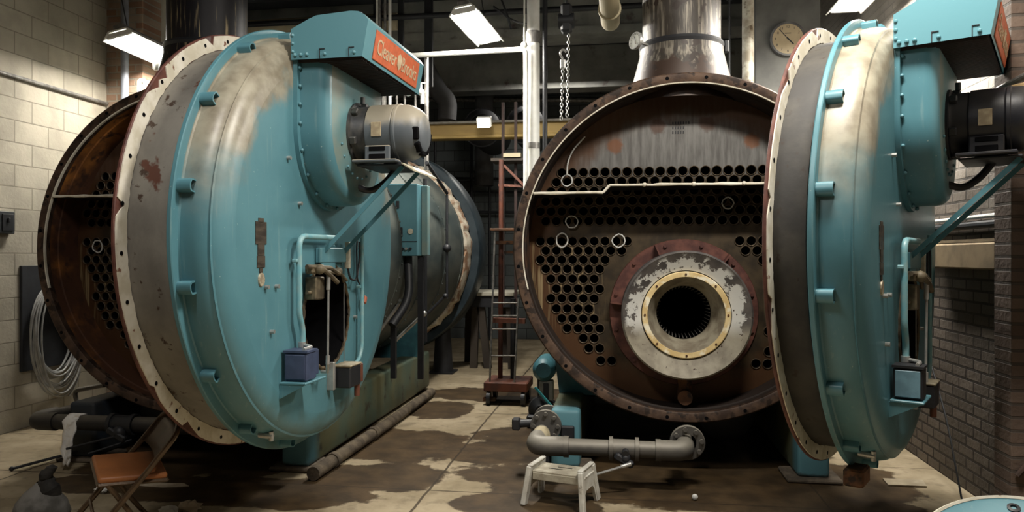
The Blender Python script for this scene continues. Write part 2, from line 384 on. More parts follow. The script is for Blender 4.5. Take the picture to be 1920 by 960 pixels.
struct(MB().box((-5.285, 7.55, 2.55), (.43, .5, 5.1), bev=.006).build('wall_left_pier', M_BRICKL))
# sloped ledge and shelf band on the brick wall
struct(MB().box((2.28, 5.36, 1.60), (.08, .9, .17), bev=.01).box((2.285, 5.4, 1.70), (.07, .95, .02)).build('trim_1', mottled('tan_stone_ledge', (.30, .22, .13), (.20, .15, .09), 6, .8)))
# concrete girders overhead
g1 = MB().box((-.7, 10.2, 4.83), (9.6, .5, .55), bev=.01).box((-.7, 9.93, 4.60), (9.6, .06, .10)); struct(g1.build('ceiling_beam_cross', M_CONC))
struct(MB().box((-.7, 12.6, 4.75), (9.6, .4, .7), bev=.01).build('ceiling_beam_rear', M_CONC))
struct(MB().box((1.62, 7.95, 2.55), (.62, .5, 5.1), bev=.01).build('column_concrete', mottled('dim_grey_concrete', (.15, .15, .14), (.10, .10, .095), 3, .9)))


# ------------------------------------------------------------------ boilers
PITCH = .0848
ROWS = [(320.7, -11, 11), (338.7, -11.5, 11.5), (356.5, -12, 12), (375, -12.5, 12.5), (394, -13, 13), (413, -12.5, 12.5)]
LOWER = [(452, -13, -5), (470, -12.5, -5.5), (487.5, -13, -7), (505, -12.5, -7.5), (524, -12, -8), (543, -11.5, -7.5), (561.5, -12, -8), (581, -11.5, -8.5), (600, -11, -8), (618.5, -10.5, -7.5), (637, -9, -8), (656, -8.5, -7.5), (679, -7.4, -6.4)]
def zrow(y): return (480 - y) / 1397 * 5.74 - .06
def tube_spots():
    up, lo = [], []
    for y, a, b in ROWS:
        k = a
        while k <= b + .01: up.append((k * PITCH, zrow(y))); k += 1
    for y, a, b in LOWER:
        k = a
        while k <= b + .01: lo.append((k * PITCH, zrow(y))); k += 1
    right = [(-x, z) for x, z in lo]
    return up, lo, right
UP, LOL, LOR = tube_spots()
FZ = -.49          # furnace axis height from the shell axis
RS = 1.27          # flange radius
PD = .35           # depth of the tube sheet behind the flange

def circle(r, n=96): return [(r * math.cos(2 * PI * k / n), r * math.sin(2 * PI * k / n)) for k in range(n)]
def shell_parts(root, right):
    zc = 1.66
    # shell: inner wall, front lip and lagged outside, with sheet seams
    prof = [(1.2, PD + .02), (1.2, 0.03), (1.225, 0.03), (1.235, .12), (1.19, .14), (1.19, .6), (1.245, .62)]
    y = .62
    while y < 4.2:
        y2 = y + .85; prof += [(1.245, y2), (1.253, y2), (1.253, y2 + .05), (1.245, y2 + .05)]; y = y2 + .05
    prof += [(1.245, 4.35), (1.1, 4.36), (1.1, 4.7), (.2, 4.7)]
    s = MB().lathe([(r, h) for r, h in prof], 96, ML(0, 0, zc))
    for k in range(len(s.f)):
        c = sum((Vector(s.v[i]) for i in s.f[k]), Vector()) / 4
        if c.y < .6: s.m[k] = 1
    # rivet rows along the sheet seams
    for yy in (1.49, 2.39, 3.29):
        for k in range(60):
            t = 2 * PI * k / 60
            if math.cos(t) < -.2 and not right and False: continue
            s.ball((1.256 * math.cos(t), yy, zc + 1.256 * math.sin(t)), .011, seg=6, mat=0)
    sh = s.build('shell', [M_LAG, M_RUSTD if right else M_RUSTO], root)
    # front flange: annulus with bolt holes and the pale inner seal line
    f = MB().lathe([(1.195, .05), (1.195, 0), (1.205, -.006), (1.26, -.006), (RS, .004), (RS, .035), (1.20, .05)], 120, ML(0, 0, zc))
    for k in range(28):
        t = 2 * PI * (k + .5) / 28; c = Vector((1.236 * math.cos(t), -.0055, zc + 1.236 * math.sin(t)))
        f.cyl(c, c + Vector((0, -.0025, 0)), .013, seg=12, mat=1)
    fl = f.build('front_flange', [M_RIM, M_SOOT], root)
    MB().lathe([(1.192, .010), (1.192, -.009), (1.2, -.011), (1.2, .010)], 120, ML(0, 0, zc), close=True, a0=R(165), a1=R(385) if right else R(280)).build('seal_line', M_GASKET, fl)
    # tube sheet
    fold = None
    holes = [(x, z, .033, 16) for x, z in UP + LOL + LOR if x * x + z * z < 1.16 ** 2] + [(0, FZ, .40, 48)]
    ts = MB().plate_with_holes(circle(1.2), holes, FXZ).build('tube_sheet', M_PLATE, root, (0, PD, zc))
    # fire tubes
    def tube_mb(mb, x=0, y=0, z=0):
        mb.lathe([(.040, 0), (.040, -.007), (.037, -.010), (.034, -.008), (.0325, 0)], 18, ML(x, y, z), 0)
        return mb.lathe([(.0325, 0), (.0325, .10), (.0325, .32), (.0001, .32)], 18, ML(x, y, z), 1)
    allp = [(x, z) for x, z in UP + LOL + LOR if x * x + z * z < 1.16 ** 2]
    if right:
        rank = lambda p: (0 if p in LOL else 1 if (p[1] > .52 and p[0] < .62) else 2 if (p in LOR and p[0] < .75) else 3, -p[1])
    else:
        rank = lambda p: (0 if (p in LOL and p[0] < -.6) else 1 if (p[1] > .45 and p[0] < -.6) else 2 if p in LOL else 3, p[0])
    allp.sort(key=rank)
    n_part = 100 if right else 62
    proto = None
    for x, z in allp[:n_part]:
        if proto is None:
            o = proto = tube_mb(MB()).build('fire_tube', [M_TUBE, M_SOOT], root)
        else:
            o = proto.copy(); COL.objects.link(o); o.parent = root
        o.location = (x, PD, zc + z)
    rest = MB()
    for x, z in allp[n_part:]: tube_mb(rest, x, PD, zc + z)
    ro = rest.build('fire_tube_field', [M_TUBE, M_SOOT], root); ro['kind'] = 'stuff'
    # pass baffle: a stepped shelf between the two tube banks
    zb, zl = .467, .415
    xs = [-math.sqrt(1.19 ** 2 - zl ** 2), -.60, -.555, .555, .60, math.sqrt(1.19 ** 2 - zl ** 2)]
    zs = [zl, zl, zb, zb, zl, zl]
    b = MB(); e = MB()
    for i in range(5):
        p0 = (xs[i], zs[i]); p1 = (xs[i + 1], zs[i + 1])
        b.add([(p0[0], -.0, p0[1]), (p1[0], 0, p1[1]), (p1[0], PD, p1[1]), (p0[0], PD, p0[1]), (p0[0], 0, p0[1] - .016), (p1[0], 0, p1[1] - .016), (p1[0], PD, p1[1] - .016), (p0[0], PD, p0[1] - .016)],
              [(0, 1, 2, 3), (7, 6, 5, 4), (0, 4, 5, 1), (1, 5, 6, 2), (2, 6, 7, 3), (3, 7, 4, 0)])
        n = max(2, int(abs(p1[0] - p0[0]) / .06)); pts = []
        for k in range(n + 1):
            t = k / n; pts.append((p0[0] + (p1[0] - p0[0]) * t, -.004, p0[1] + (p1[1] - p0[1]) * t - .008 + random.uniform(-.002, .002)))
        e.tube(pts, [.011 + random.uniform(-.0025, .0025) for _ in pts], 8)
    for x in (-.3, .05, .4): e.ball((x, -.012, zb - .008), .017, seg=8)
    bo = b.build('pass_baffle', M_BLACK, root, (0, 0, zc)); e.build('gasket_strip', M_GASKET, bo)
    # burner mouth
    my = ML(0, 0, 0)
    bm_ = MB().lathe([(.47, PD), (.47, .03), (.468, .0), (.455, -.012), (.44, -.002), (.325, .05), (.325, .06)], 96, my)
    mo = bm_.build('burner_mouth', M_MOUTH, root, (0, 0, zc + FZ))
    yr = MB().lathe([(.318, .07), (.318, .036), (.312, .032), (.279, .034), (.276, .07)], 96, my)
    for k in range(8):
        t = 2 * PI * (k + .5) / 8 + .4
        yr.cyl((.297 * math.cos(t), .036, .297 * math.sin(t)), (.297 * math.cos(t), .026, .297 * math.sin(t)), .008, seg=8, mat=1)
    yr.build('gasket_ring', [M_YELLOW, M_RUST], mo)
    th = MB().lathe([(.278, .05), (.255, .09), (.218, .20), (.205, .23), (.203, .30)], 72, my); th.build('throat_cone', M_THROAT, mo)
    fu = MB().lathe([(.203, .29), (.212, .34), (.212, 1.6), (.0001, 1.6)], 72, my, 0)
    fu.build('furnace_tube', M_SOOT, mo)
    vn = MB()
    for k in range(44):
        t = 2 * PI * k / 44; c = Vector((math.cos(t), 0, math.sin(t)))
        vn.bar(c * .196 + Vector((0, .31, 0)), c * .180 + Vector((0, .47, 0)), .004, .010, up=(math.cos(t), 0, math.sin(t)))
    vn.build('swirl_vane', M_STEELGREY, mo)
    fr = MB().lathe([(.47, PD), (.47, PD - .03), (.555, PD - .03), (.56, PD - .02), (.56, PD)], 96, my)
    for k in range(12):
        t = 2 * PI * k / 12 + .26; c = Vector((.525 * math.cos(t), PD - .03, .525 * math.sin(t)))
        fr.cyl(c, c + Vector((0, -.02, 0)), .014, seg=6)
        if k % 2 and math.sin(t) > -.2:
            tt = t + .13; fr.box((.51 * math.cos(tt), PD - .075, .51 * math.sin(tt)), (.09, .09, .012), Matrix.Rotation(-tt, 3, 'Y'))
    fr.build('mouth_flange', M_DARKRED if right else M_RUST, mo)
    MB().box((0, .20, zc + FZ - .565), (.10, .10, .21), bev=.02).cyl((0, .15, zc + FZ - .62), (0, .12, zc + FZ - .62), .055).build('mouth_support', M_RUST, root)
    # stack with flared base and collar, thermometer
    sy = .50 if right else .30
    st = MB().lathe([(.42, 1.12), (.40, 1.24), (.35, 1.42), (.325, 1.52), (.325, 1.56)], 64, Matrix.Translation((0, sy, 0)))
    st.lathe([(.303, 1.54), (.303, 3.43)], 64, Matrix.Translation((0, sy, 0)))
    so = st.build('smoke_stack', M_STACK if right else M_STACKD, root, (0, 0, zc))
    c = MB().lathe([(.300, 1.565), (.322, 1.56), (.330, 1.585), (.322, 1.605), (.300, 1.605)], 64, Matrix.Translation((0, sy, 0)), close=True)
    c.box((.345, sy, 1.58), (.03, .05, .09), bev=.004).build('stack_collar', M_BLACK, so)
    if right:
        th_ = thing
        d = Vector((-.75, -.62, .12)).normalized(); ce = Vector((-.30, sy - .27, 1.555 + 0.0)); m = frame(d).to_4x4()
        T = Matrix.Translation(ce + d * .06) @ m
        gz = MB().lathe([(.0001, 0), (.062, 0), (.066, .006), (.066, .03), (.058, .03), (.056, .024)], 32, T)
        gz.cyl(ce - d * .04, ce + d * .06, .012)
        go = gz.build('stack_thermometer', M_ZINC, so)
        MB().lathe([(.0001, .025), (.057, .025)], 32, T).build('dial', plain('dial_white', (.62, .63, .58), .4), go)
        nd = MB()
        nd.bar(T @ Vector((-.012, .034, .027)), T @ Vector((.010, -.03, .027)), .005, .002)
        for k in range(10):
            t = R(-40 + 26 * k); nd.bar(T @ Vector((.043 * math.cos(t), .043 * math.sin(t), .026)), T @ Vector((.051 * math.cos(t), .051 * math.sin(t), .026)), .003, .001)
        nd.build('needle', M_BLACK, go)
    # skid rails on pads, saddles
    for sx in (-1, 1):
        rl = MB().box((0, 1.75, .245), (.22, 3.5, .43), bev=.03, seg=3)
        rl.cyl((-.001 - .112, .45, .30), (.112, .45, .30), .03, mat=0).box((.112, 3.2, .24), (.004, .05, .14), mat=1)
        rl.build('skid_rail', [M_SKID_SHADE if (sx < 0 and not right) else M_SKID, M_BLACK], root, (sx * .88, 0, 0))
    for sx in (-1, 1):
        pd = MB().box((0, .12, .017), (.38, .34, .034), bev=.012)
        pd.build('base_pad', mottled('crumbled_grout', (.07, .055, .04), (.14, .11, .08), 9, .9, bump=.8), root, (sx * .88, 0, 0))
    for yy in (.75, 3.0):
        poly = [(-.98, .44), (.98, .44), (1.02, .75)]
        for k in range(21):
            t = R(-38 - 104 * k / 20); poly.append((1.243 * math.cos(t), zc + 1.243 * math.sin(t)))
        poly.append((-1.02, .75))
        MB().prism(poly, .05, Matrix.Translation((0, yy, 0)) @ FXZ).build('saddle', M_TEALD, root)
    return zc

def ustrip(r, inset, cz, ztop, n=28):
    """U outline: half circle of radius r-inset below cz, straight sides up to ztop"""
    q = r - inset; pts = [(-q, ztop)]
    for k in range(n + 1):
        t = PI + PI * k / n; pts.append((q * math.cos(t), cz + q * math.sin(t)))
    pts.append((q, ztop)); return pts

def door_parts(root, right, C, ang, zc=1.66, gap=0.0):
    """door-local: x towards the hinge, -y outwards, z up from the door axis"""
    D = lambda d: -d
    # drum (the door itself)
    dr = MB().lathe([(1.0, -.20), (1.250, -.20), (1.254, -.205), (1.254, -.222), (1.250, -.226), (1.205, -.228), (1.20, -.235), (1.20, -.30), (1.191, -.338), (1.170, -.372), (1.140, -.398), (1.10, -.415), (1.04, -.42)], 128, AXY)
    # face with the burner opening
    hx, hz = -.03, -.46
    dr.plate_with_holes(circle(1.04, 128), [(hx, hz, .315, 48)], Matrix.Translation((0, -.42, 0)) @ FXZ)
    dr.lathe([(.315, -.42), (.315, -.02), (.0001, -.02)], 48, ML(hx, 0, hz), mat=1)
    dr.plate_with_holes(circle(1.0, 96), [(hx, hz, .315, 48)], Matrix.Translation((0, -.21, 0)) @ FXZ, mat=1)
    door = dr.build('front_door', [M_TEALB, M_SOOT], root)
    door.location = C; door.rotation_euler = (0, 0, R(ang))
    # side seam strip on the drum wall
    ring = MB().lathe([(1.172, -.366), (1.177, -.372), (1.166, -.376)], 128, AXY, close=True); ring.build('drum_seam', M_TEALB, door)
    # gasket flange at the back of the door, torn white residue with bolt holes
    fl = MB().lathe([(1.10, .0), (1.240, 0), (1.245, -.004), (1.245, -.014), (1.240, -.018), (1.10, -.018)], 128, AXY, close=True).build('rear_flange', M_DARKRED, door, (0, gap, 0))
    ga = MB(); n = 256; vs = []; fs = []; rnd = random.Random(3 if right else 11)
    tear = [0] * n
    for k in range(13):
        p = rnd.randrange(n); w = rnd.randrange(2, 6); a = rnd.uniform(.015, .055)
        for j in range(w): tear[(p + j) % n] = max(tear[(p + j) % n], a * (1 - j / w))
    for k in range(n):
        t = 2 * PI * k / n; ro = 1.239 - tear[k] - rnd.uniform(0, .003); ri = 1.160 + rnd.uniform(-.003, .004)
        for r_, y_ in ((ri, -.0165), (ri, -.0235), (ro, -.0235), (ro, -.0165)): vs.append((r_ * math.cos(t), y_, r_ * math.sin(t)))
    for k in range(n):
        j = (k + 1) % n
        for i in range(3): fs.append((k * 4 + i, j * 4 + i, j * 4 + i + 1, k * 4 + i + 1))
    ga.add(vs, fs)
    for k in range(32):
        t = 2 * PI * (k + .35) / 32; c = Vector((1.203 * math.cos(t), -.023, 1.203 * math.sin(t))); ga.cyl(c, c + Vector((0, -.002, 0)), .011, seg=10, mat=1)
    ga.build('gasket', [M_GASKET, M_SOOT], fl)
    MB().lathe([(1.157, gap - .016), (1.157, -.15), (1.15, -.168), (1.12, -.17), (1.12, gap - .016)], 128, AXY).build('inner_barrel', M_BARREL_SHADE if right else M_BARREL, door)
    # latch lugs round the rim
    lp = None
    for k in range(16):
        a = R(101.5 + 22.5 * k)
        if lp is None:
            lg = MB(); prof = []
            q = [(-.031, -.005), (-.031, .024)] + [(.031 * math.cos(R(180 - 18 * j)), .024 + .017 * math.sin(R(180 - 18 * j))) for j in range(1, 10)] + [(.031, .024), (.031, -.005)]
            i_ = [(x * .78, z * .85) for x, z in q]
            for y0, y1 in ((-.226, -.30),):
                m_ = len(q); vv = [(x, y0, z) for x, z in q] + [(x, y1, z) for x, z in q] + [(x, y1, z) for x, z in i_] + [(x, y1 + .06, z) for x, z in i_]
                ff = [(j, (j + 1) % m_, m_ + (j + 1) % m_, m_ + j) for j in range(m_)] + [(m_ + j, m_ + (j + 1) % m_, 2 * m_ + (j + 1) % m_, 2 * m_ + j) for j in range(m_)]
                ff += [(2 * m_ + j, 2 * m_ + (j + 1) % m_, 3 * m_ + (j + 1) % m_, 3 * m_ + j) for j in range(m_)] + [tuple(3 * m_ + j for j in range(m_)), tuple(range(m_))]
                lg.add(vv, ff)
            o = lp = lg.build('latch_lug', M_TEAL, door)
        else:
            o = lp.copy(); COL.objects.link(o); o.parent = door
        o.location = (1.20 * math.cos(a), 0, 1.20 * math.sin(a)); o.rotation_euler = (0, -(a - PI / 2), 0)
    # fan housing: U shaped, rounded front edge, bolted base flange
    cz, ra = .645, .465
    steps = [(-.0, .45), (-.0, .475), (.028, .478), (.03, .58), (.036, .61), (.055, .632), (.085, .642)]
    fh = MB(); prev = None
    for ins, d in steps:
        ol = ustrip(ra, ins, cz, 1.05); base = len(fh.v); fh.v += [(x, -d, z) for x, z in ol]
        if prev is not None:
            for k in range(len(ol) - 1): fh.f.append((prev + k, prev + k + 1, base + k + 1, base + k)); fh.m.append(0)
        prev = base
    fh.f.append(tuple(range(prev, prev + len(ol)))); fh.m.append(1)
    o2 = ustrip(ra, -.0, cz, 1.05)
    for k in range(1, len(o2) - 1, 3):
        x, z = o2[k]; s_ = .96; fh.ball((x * s_, -.482, cz + (z - cz) * s_ if z < cz else z), .011, seg=8, mat=0)
    for z in (.75, .85, .95): fh.ball((-ra * .965, -.482, z), .011, seg=8)
    for k in range(10):
        t = R(200 + 16 * k); fh.ball((.27 * math.cos(t), -.645, cz + .27 * math.sin(t)), .009, seg=8)
    fh.build('fan_housing', [M_TEAL, M_FANFACE], door, ang=50)
    # intake hood
    side = [(.45, .985), (.45, 1.155), (.555, 1.205), (.60, 1.222), (.80, 1.235), (.845, 1.23), (.88, 1.21), (.90, 1.18), (.865, .985)]
    hood = MB(); hw = .49; n = len(side)
    hood.add([(-hw, -d, z) for d, z in side] + [(hw, -d, z) for d, z in side], [tuple(range(n)), tuple(range(n, 2 * n))] + [(k, k + 1, n + k + 1, n + k) for k in range(n - 1)])
    for d in (.475, .51, .545): hood.ball((-hw - .004, -d, 1.01), .011, seg=8)
    for z in (1.03, 1.075, 1.12): hood.ball((-hw + .0, -.46, z), .010, seg=8)
    for d in (.62, .79):
        hood.box((-hw - .002, -d, 1.012), (.004, .004, .05), mat=1).box((-hw - .002, -d - .014, 1.037), (.004, .032, .004), mat=1); hood.ball((-hw - .003, -d - .03, 1.008), .010, seg=8)
    hd = hood.build('intake_hood', [M_HOOD, M_BLACK], door, ang=28)
    gr = MB().box((0, -.655, .992), (.92, .40, .006))
    for k in range(44): gr.box((-.45 + .0209 * k, -.66, .983), (.007, .38, .014))
    gr.build('intake_grille', mottled('brown_black_grille', (.035, .022, .018), (.02, .016, .015), 12, .6), door)
    # enamel maker's plate on the hood front
    p0 = Vector((0, -.8985, 1.182)); p1 = Vector((0, -.8665, .99)); up = (p0 - p1).normalized(); rgt = Vector((1, 0, 0)); nrm = rgt.cross(up)
    if nrm.y > 0: nrm = -nrm
    Mx = Matrix((rgt, up, nrm)).transposed().to_4x4(); Mx.translation = (p0 + p1) / 2 + Vector((.02, 0, 0)) + nrm * .003
    pl = MB().box((0, 0, 0), (.76, .165, .008), bev=.003).build('maker_plate', M_ORANGE, hd); pl.matrix_local = Mx
    bd = MB()
    for s_ in (-1, 1): bd.box((0, s_ * .0775, .0045), (.75, .006, .003)).box((s_ * .374, 0, .0045), (.006, .155, .003))
    lt = MB()
    for body, xx, w in (('Cleaver', -.19, .31), ('Brooks', .20, .27)):
        vs, fs = text_mesh(body, .15, .0015); x0 = min(v.x for v in vs); x1 = max(v.x for v in vs); k = w / (x1 - x0)
        lt.add([((v.x - (x0 + x1) / 2) * k + xx, v.y * .82 - .004, v.z + .0055) for v in vs], fs)
    lt.prism([(.0, .048), (.035, .03), (.03, -.025), (.0, -.05), (-.03, -.025), (-.035, .03)], .004, Matrix.Translation((.015, 0, .004)))
    lt.build('lettering', M_GOLD, hd).matrix_local = Mx
    # top fitting of the hood
    if right: MB().cyl((-.18, -.55, 1.20), (-.18, -.55, 1.75), .045).build('vent_pipe', M_TEAL, hd)
    else: MB().cyl((-.12, -.70, 1.22), (-.12, -.70, 1.295), .05).cyl((-.12, -.70, 1.295), (-.12, -.70, 1.33), .032).cyl((-.12, -.70, 1.33), (-.12, -.70, 1.35), .02, .014).box((-.06, -.70, 1.25), (.03, .05, .07), mat=1).build('relief_fitting', [plain('grey_blue_casting', (.16, .19, .22), .5), M_WHITEP], hd)
    # fan motor
    my = lambda d: d
    T = Matrix.Translation((0, 0, cz)) @ AXY
    pr = lambda L: [(r_, -d) for r_, d in L]
    mo = MB().lathe(pr([(.19, .642), (.19, .655), (.172, .66), (.165, .675), (.165, .735), (.16, .745)]), 48, T, 1)
    mo.lathe(pr([(.160, .74), (.172, .748), (.172, .755), (.172, .90), (.168, .905)]), 48, T, 0)
    mo.lathe(pr([(.168, .905), (.176, .91), (.176, .925), (.170, .93), (.168, .97), (.160, 1.0), (.145, 1.03), (.125, 1.055), (.10, 1.07), (.0001, 1.075)]), 48, T, 0)
    for k in range(6):
        t = R(60 * k + 20); c = Vector((.168 * math.cos(t), -.675, cz + .168 * math.sin(t))); mo.box(c, (.045, .04, .045), Matrix.Rotation(-t, 3, 'Y'), .006, 1)
    mo.cyl((-.05, -.69, cz + .175), (-.05, -.69, cz + .215), .014, mat=1)
    for k in range(5):     # vent slots of the end bell
        t = R(190 + 40 * k); c = Vector((.125 * math.cos(t), -1.045, cz + .125 * math.sin(t))); mo.box(c, (.03, .04, .075), Matrix.Rotation(-t, 3, 'Y'), .006, 2)
    MM = M_MOTOR_SHADE if right else M_MOTOR
    mtr = mo.build('fan_motor', [MM, M_BLACK if right else M_MOTORD, M_SOOT], door)
    for sx in (-1, 1):     # side frames with slots and foot flanges
        ft = MB()
        ft.box((sx * .155, -.825, cz - .135), (.022, .155, .085), bev=.006).box((sx * .175, -.825, cz - .188), (.09, .27, .016), bev=.004)
        ft.box((sx * .168, -.825, cz - .112), (.006, .10, .026), bev=.003, mat=1).box((sx * .168, -.825, cz - .160), (.006, .10, .034), bev=.003, mat=1)
        ft.build('motor_foot', [MM, M_SOOT], door)
    MB().box((-.172, -.82, cz + .0), (.006, .062, .085), bev=.002).build('motor_rating_plate', mottled('tan_rating_plate', (.45, .37, .24), (.32, .25, .16), 30, .6), door)
    # motor bracket and diagonal braces
    bk = MB().box((.03, -.84, cz - .207), (.40, .28, .012), bev=.003)
    bk.add([(-.20, -.985, cz - .200), (.24, -.985, cz - .200), (.26, -1.06, cz - .245), (-.22, -1.06, cz - .245), (-.20, -.985, cz - .208), (.24, -.985, cz - .208), (.26, -1.06, cz - .253), (-.22, -1.06, cz - .253)],
           [(0, 1, 2, 3), (7, 6, 5, 4), (0, 4, 5, 1), (1, 5, 6, 2), (2, 6, 7, 3), (3, 7, 4, 0)], 1)
    bk.build('motor_bracket', [M_BLACK, mottled('dusty_cream_plate', (.50, .46, .34), (.38, .35, .25), 8, .6)], door)
    for x in (-.13, .17):
        br = MB(); a = Vector((x, -.465, -.08)); b = Vector((x, -.97, cz - .215)); w = (b - a).normalized()
        br.bar(a, b, .026, .006, up=(1, 0, 0)); br.bar(a + Vector((.013, 0, 0)), b + Vector((.013, 0, 0)), .006, .026, up=(1, 0, 0))
        br.build('brace', M_TEAL, door)
    MB().box((-.0, -.47, -.09), (.40, .03, .09), bev=.004).build('brace_foot', M_TEAL, door)
    # nameplates and bolts on the face
    pn = MB()
    for z, w, h in ((.085, .05, .026), (.022, .105, .115), (-.062, .065, .062), (-.124, .075, .06), (-.168, .03, .025)): pn.box((-.81, -.4525, z), (w, .005, h), bev=.001)
    pn.build('rating_plate_column', M_BROWNPL, door)
    MB().lathe([(.0001, -.458), (.034, -.458), (.036, -.45)], 24, Matrix.Translation((-.808, 0, -.215)) @ AXY @ Matrix.Scale(.8, 4, (1, 0, 0))).build('inspection_tag', mottled('stamped_tag', (.50, .45, .33), (.30, .24, .17), 60, .5, .3), door)
    sp = None
    for x, z in ((-.765, -.255), (-.66, -.255), (-.71, -.49), (-.53, .44), (-.40, .20), (.38, -.50)):
        if sp is None: o = sp = MB().cyl((0, -.448, 0), (0, -.472, 0), .011, seg=8).build('stud', M_ZINC, door)
        else: o = sp.copy(); COL.objects.link(o); o.parent = door
        o.location = (x, 0, z)
    # conduits
    c1 = MB().tube(fillet([(-.03, -.50, .015), (-.49, -.50, .015), (-.49, -.50, -.42), (-.45, -.50, -.50), (-.45, -.50, -.60)], .07), .016, 12)
    c1.box((-.49, -.485, -.12), (.06, .03, .02), bev=.004); c1.build('conduit', M_CONDUIT, door)
    c2 = MB().tube(fillet([(.40, -.50, .06), (.40, -.50, -.70), (.36, -.50, -.77), (.28, -.50, -.80)], .06), .013, 12)
    c2.box((.40, -.482, -.30), (.05, .03, .018), bev=.003); c2.build('conduit', M_CONDUIT, door)
    MB().box((.215, -.453, -.48), (.004, .006, .86)).build('face_seam', M_ZINC, door)
    # boxes on the face
    b1 = MB().box((-.535, -.53, -.69), (.12, .13, .15), bev=.006).box((-.535, -.53, -.608), (.13, .14, .012), mat=0).tube(fillet([(-.58, -.57, -.596), (-.48, -.57, -.593), (-.46, -.50, -.585)], .02), .010, 8, mat=1)
    b1.box((-.43, -.52, -.685), (.08, .10, .14), bev=.006).cyl((-.46, -.50, -.60), (-.46, -.50, -.57), .022, mat=1)
    o = b1.build('igniter_box', [M_NAVY if not right else M_BLACK, M_ZINC], door)
    b1b = MB().box((-.598, -.53, -.69), (.006, .11, .13), bev=.002).build('box_cover', M_BLUEBOX if right else M_NAVY, door)
    sh = MB().box((-.50, -.53, -.775), (.25, .15, .012), bev=.003)
    sh.add([(-.62, -.45, -.78), (-.62, -.60, -.78), (-.62, -.45, -.86), (-.608, -.45, -.78), (-.608, -.60, -.78), (-.608, -.45, -.86)], [(0, 1, 2), (5, 4, 3), (0, 3, 4, 1), (1, 4, 5, 2), (2, 5, 3, 0)])
    sh.build('box_shelf', M_TEAL, door)
    b2 = MB().box((.13, -.515, -.85), (.17, .11, .13), bev=.008).box((.13, -.515, -.778), (.18, .12, .014), bev=.005, mat=1).box((.235, -.52, -.845), (.06, .09, .12), bev=.006, mat=2).cyl((.22, -.54, -.91), (.22, -.54, -.99), .018, mat=2)
    b2.build('junction_box', [M_BLACK, mottled('grimy_lid', (.35, .30, .2), (.22, .19, .13), 12, .6), M_REDBROWN], door)
    MB().box((-.02, -.47, -.83), (.03, .05, .17), bev=.003).build('box_bracket', M_ZINC, door)
    # burner linkage hanging over the opening
    lk = MB().box((-.07, -.475, -.125), (.20, .014, .13), bev=.01, mat=1)
    lk.box((-.30, -.50, -.28), (.11, .07, .13), bev=.006).box((-.32, -.51, -.17), (.16, .05, .05), bev=.008).tube([(-.44, -.52, -.155), (-.20, -.55, -.165), (-.10, -.56, -.20)], .013, 8).tube([(-.40, -.50, -.30), (-.22, -.50, -.31)], .010, 8)
    lk.tube([(-.34, -.56, -.16), (-.26, -.58, -.21), (-.17, -.58, -.25)], .014, 8).ball((-.34, -.55, -.17), .03, seg=10).ball((-.02, -.52, -.19), .026, seg=10).tube([(-.16, -.51, -.19), (.05, -.50, -.20), (.17, -.49, -.25)], .010, 8)
    lk.build('burner_linkage', [mottled('greasy_linkage_iron', (.16, .13, .08), (.07, .055, .035), 14, .6, .2), M_TEAL], door)
    ro = MB().tube([(-.27, -.57, -.22), (-.27, -.565, -.71)], .007, 8).cyl((-.27, -.57, -.20), (-.27, -.568, -.29), .012).cyl((-.27, -.566, -.67), (-.27, -.565, -.72), .012).tube([(-.27, -.565, -.70), (-.20, -.53, -.775), (-.17, -.48, -.78)], .010, 8)
    ro.build('linkage_rod', M_ZINC, door)
    # burnt lip of the opening
    lip = MB(); n = 90
    lip.tube([((.318 + .006 * math.sin(k * 1.7)) * math.cos(2 * PI * k / n) + hx, -.452, (.318 + .006 * math.sin(k * 2.3)) * math.sin(2 * PI * k / n) + hz) for k in range(n)], .010, 6, closed=True)
    lip.build('opening_lip', mottled('scorched_lip', (.10, .07, .035), (.04, .03, .018), 20, .7), door)
    # sight gauge with loops of small tubing
    sg = MB().box((.19, -.49, -.09), (.03, .03, .17), bev=.004).build('sight_gauge', M_LABEL, door)
    MB().tube(fillet([(.30, -.51, .02), (.26, -.52, -.05), (.27, -.52, -.25), (.36, -.50, -.28)], .04), .006, 8).tube(fillet([(.19, -.49, -.17), (.20, -.50, -.24), (.30, -.50, -.26), (.38, -.49, -.14), (.38, -.49, .0)], .05), .007, 8).build('copper_line', M_BLACK, door)
    MB().box((.46, -.49, -.39), (.035, .03, .05), Matrix.Rotation(.4, 3, 'Y'), .004).tube([(.42, -.49, -.27), (.45, -.49, -.37)], .005, 6, mat=1).build('tag_plug', [plain('salmon_plug', (.55, .16, .09), .5), M_BLACK], door)
    # drain cock and bottom hinge shoe
    MB().cyl((-.56, -.27, -1.07), (-.56, -.35, -1.075), .016).cyl((-.56, -.34, -1.05), (-.56, -.34, -1.10), .013).build('drain_cock', M_ZINC, door)
    if right: MB().box((-.50, -.25, -1.20), (.16, .10, .09), bev=.01).build('door_shoe', M_RUST, door)
    # lead to the motor
    MB().tube(fillet([(.0, -.62, .33), (.05, -.70, .30), (.1, -.78, .36), (.12, -.84, .45)], .06), .02, 10).build('motor_lead', M_BLACK, door)
    # lifting pad on the drum crown
    MB().box((.02, -.25, 1.215), (.22, .12, .05), bev=.02).build('lifting_pad', M_BLACK if not right else M_TEAL, door)
    keep = ('rear_flange', 'inner_barrel', 'latch_lug', 'drum_seam', 'door_shoe', 'drain_cock', 'lifting_pad')
    for o in door.children:
        if not o.name.startswith(keep): o.location.y += .03
    return door

def hinge(root, hx, hy):
    h = MB().cyl((hx, hy, .95), (hx, hy, 2.35), .045)
    h.build('hinge_post', M_TEALD, root)

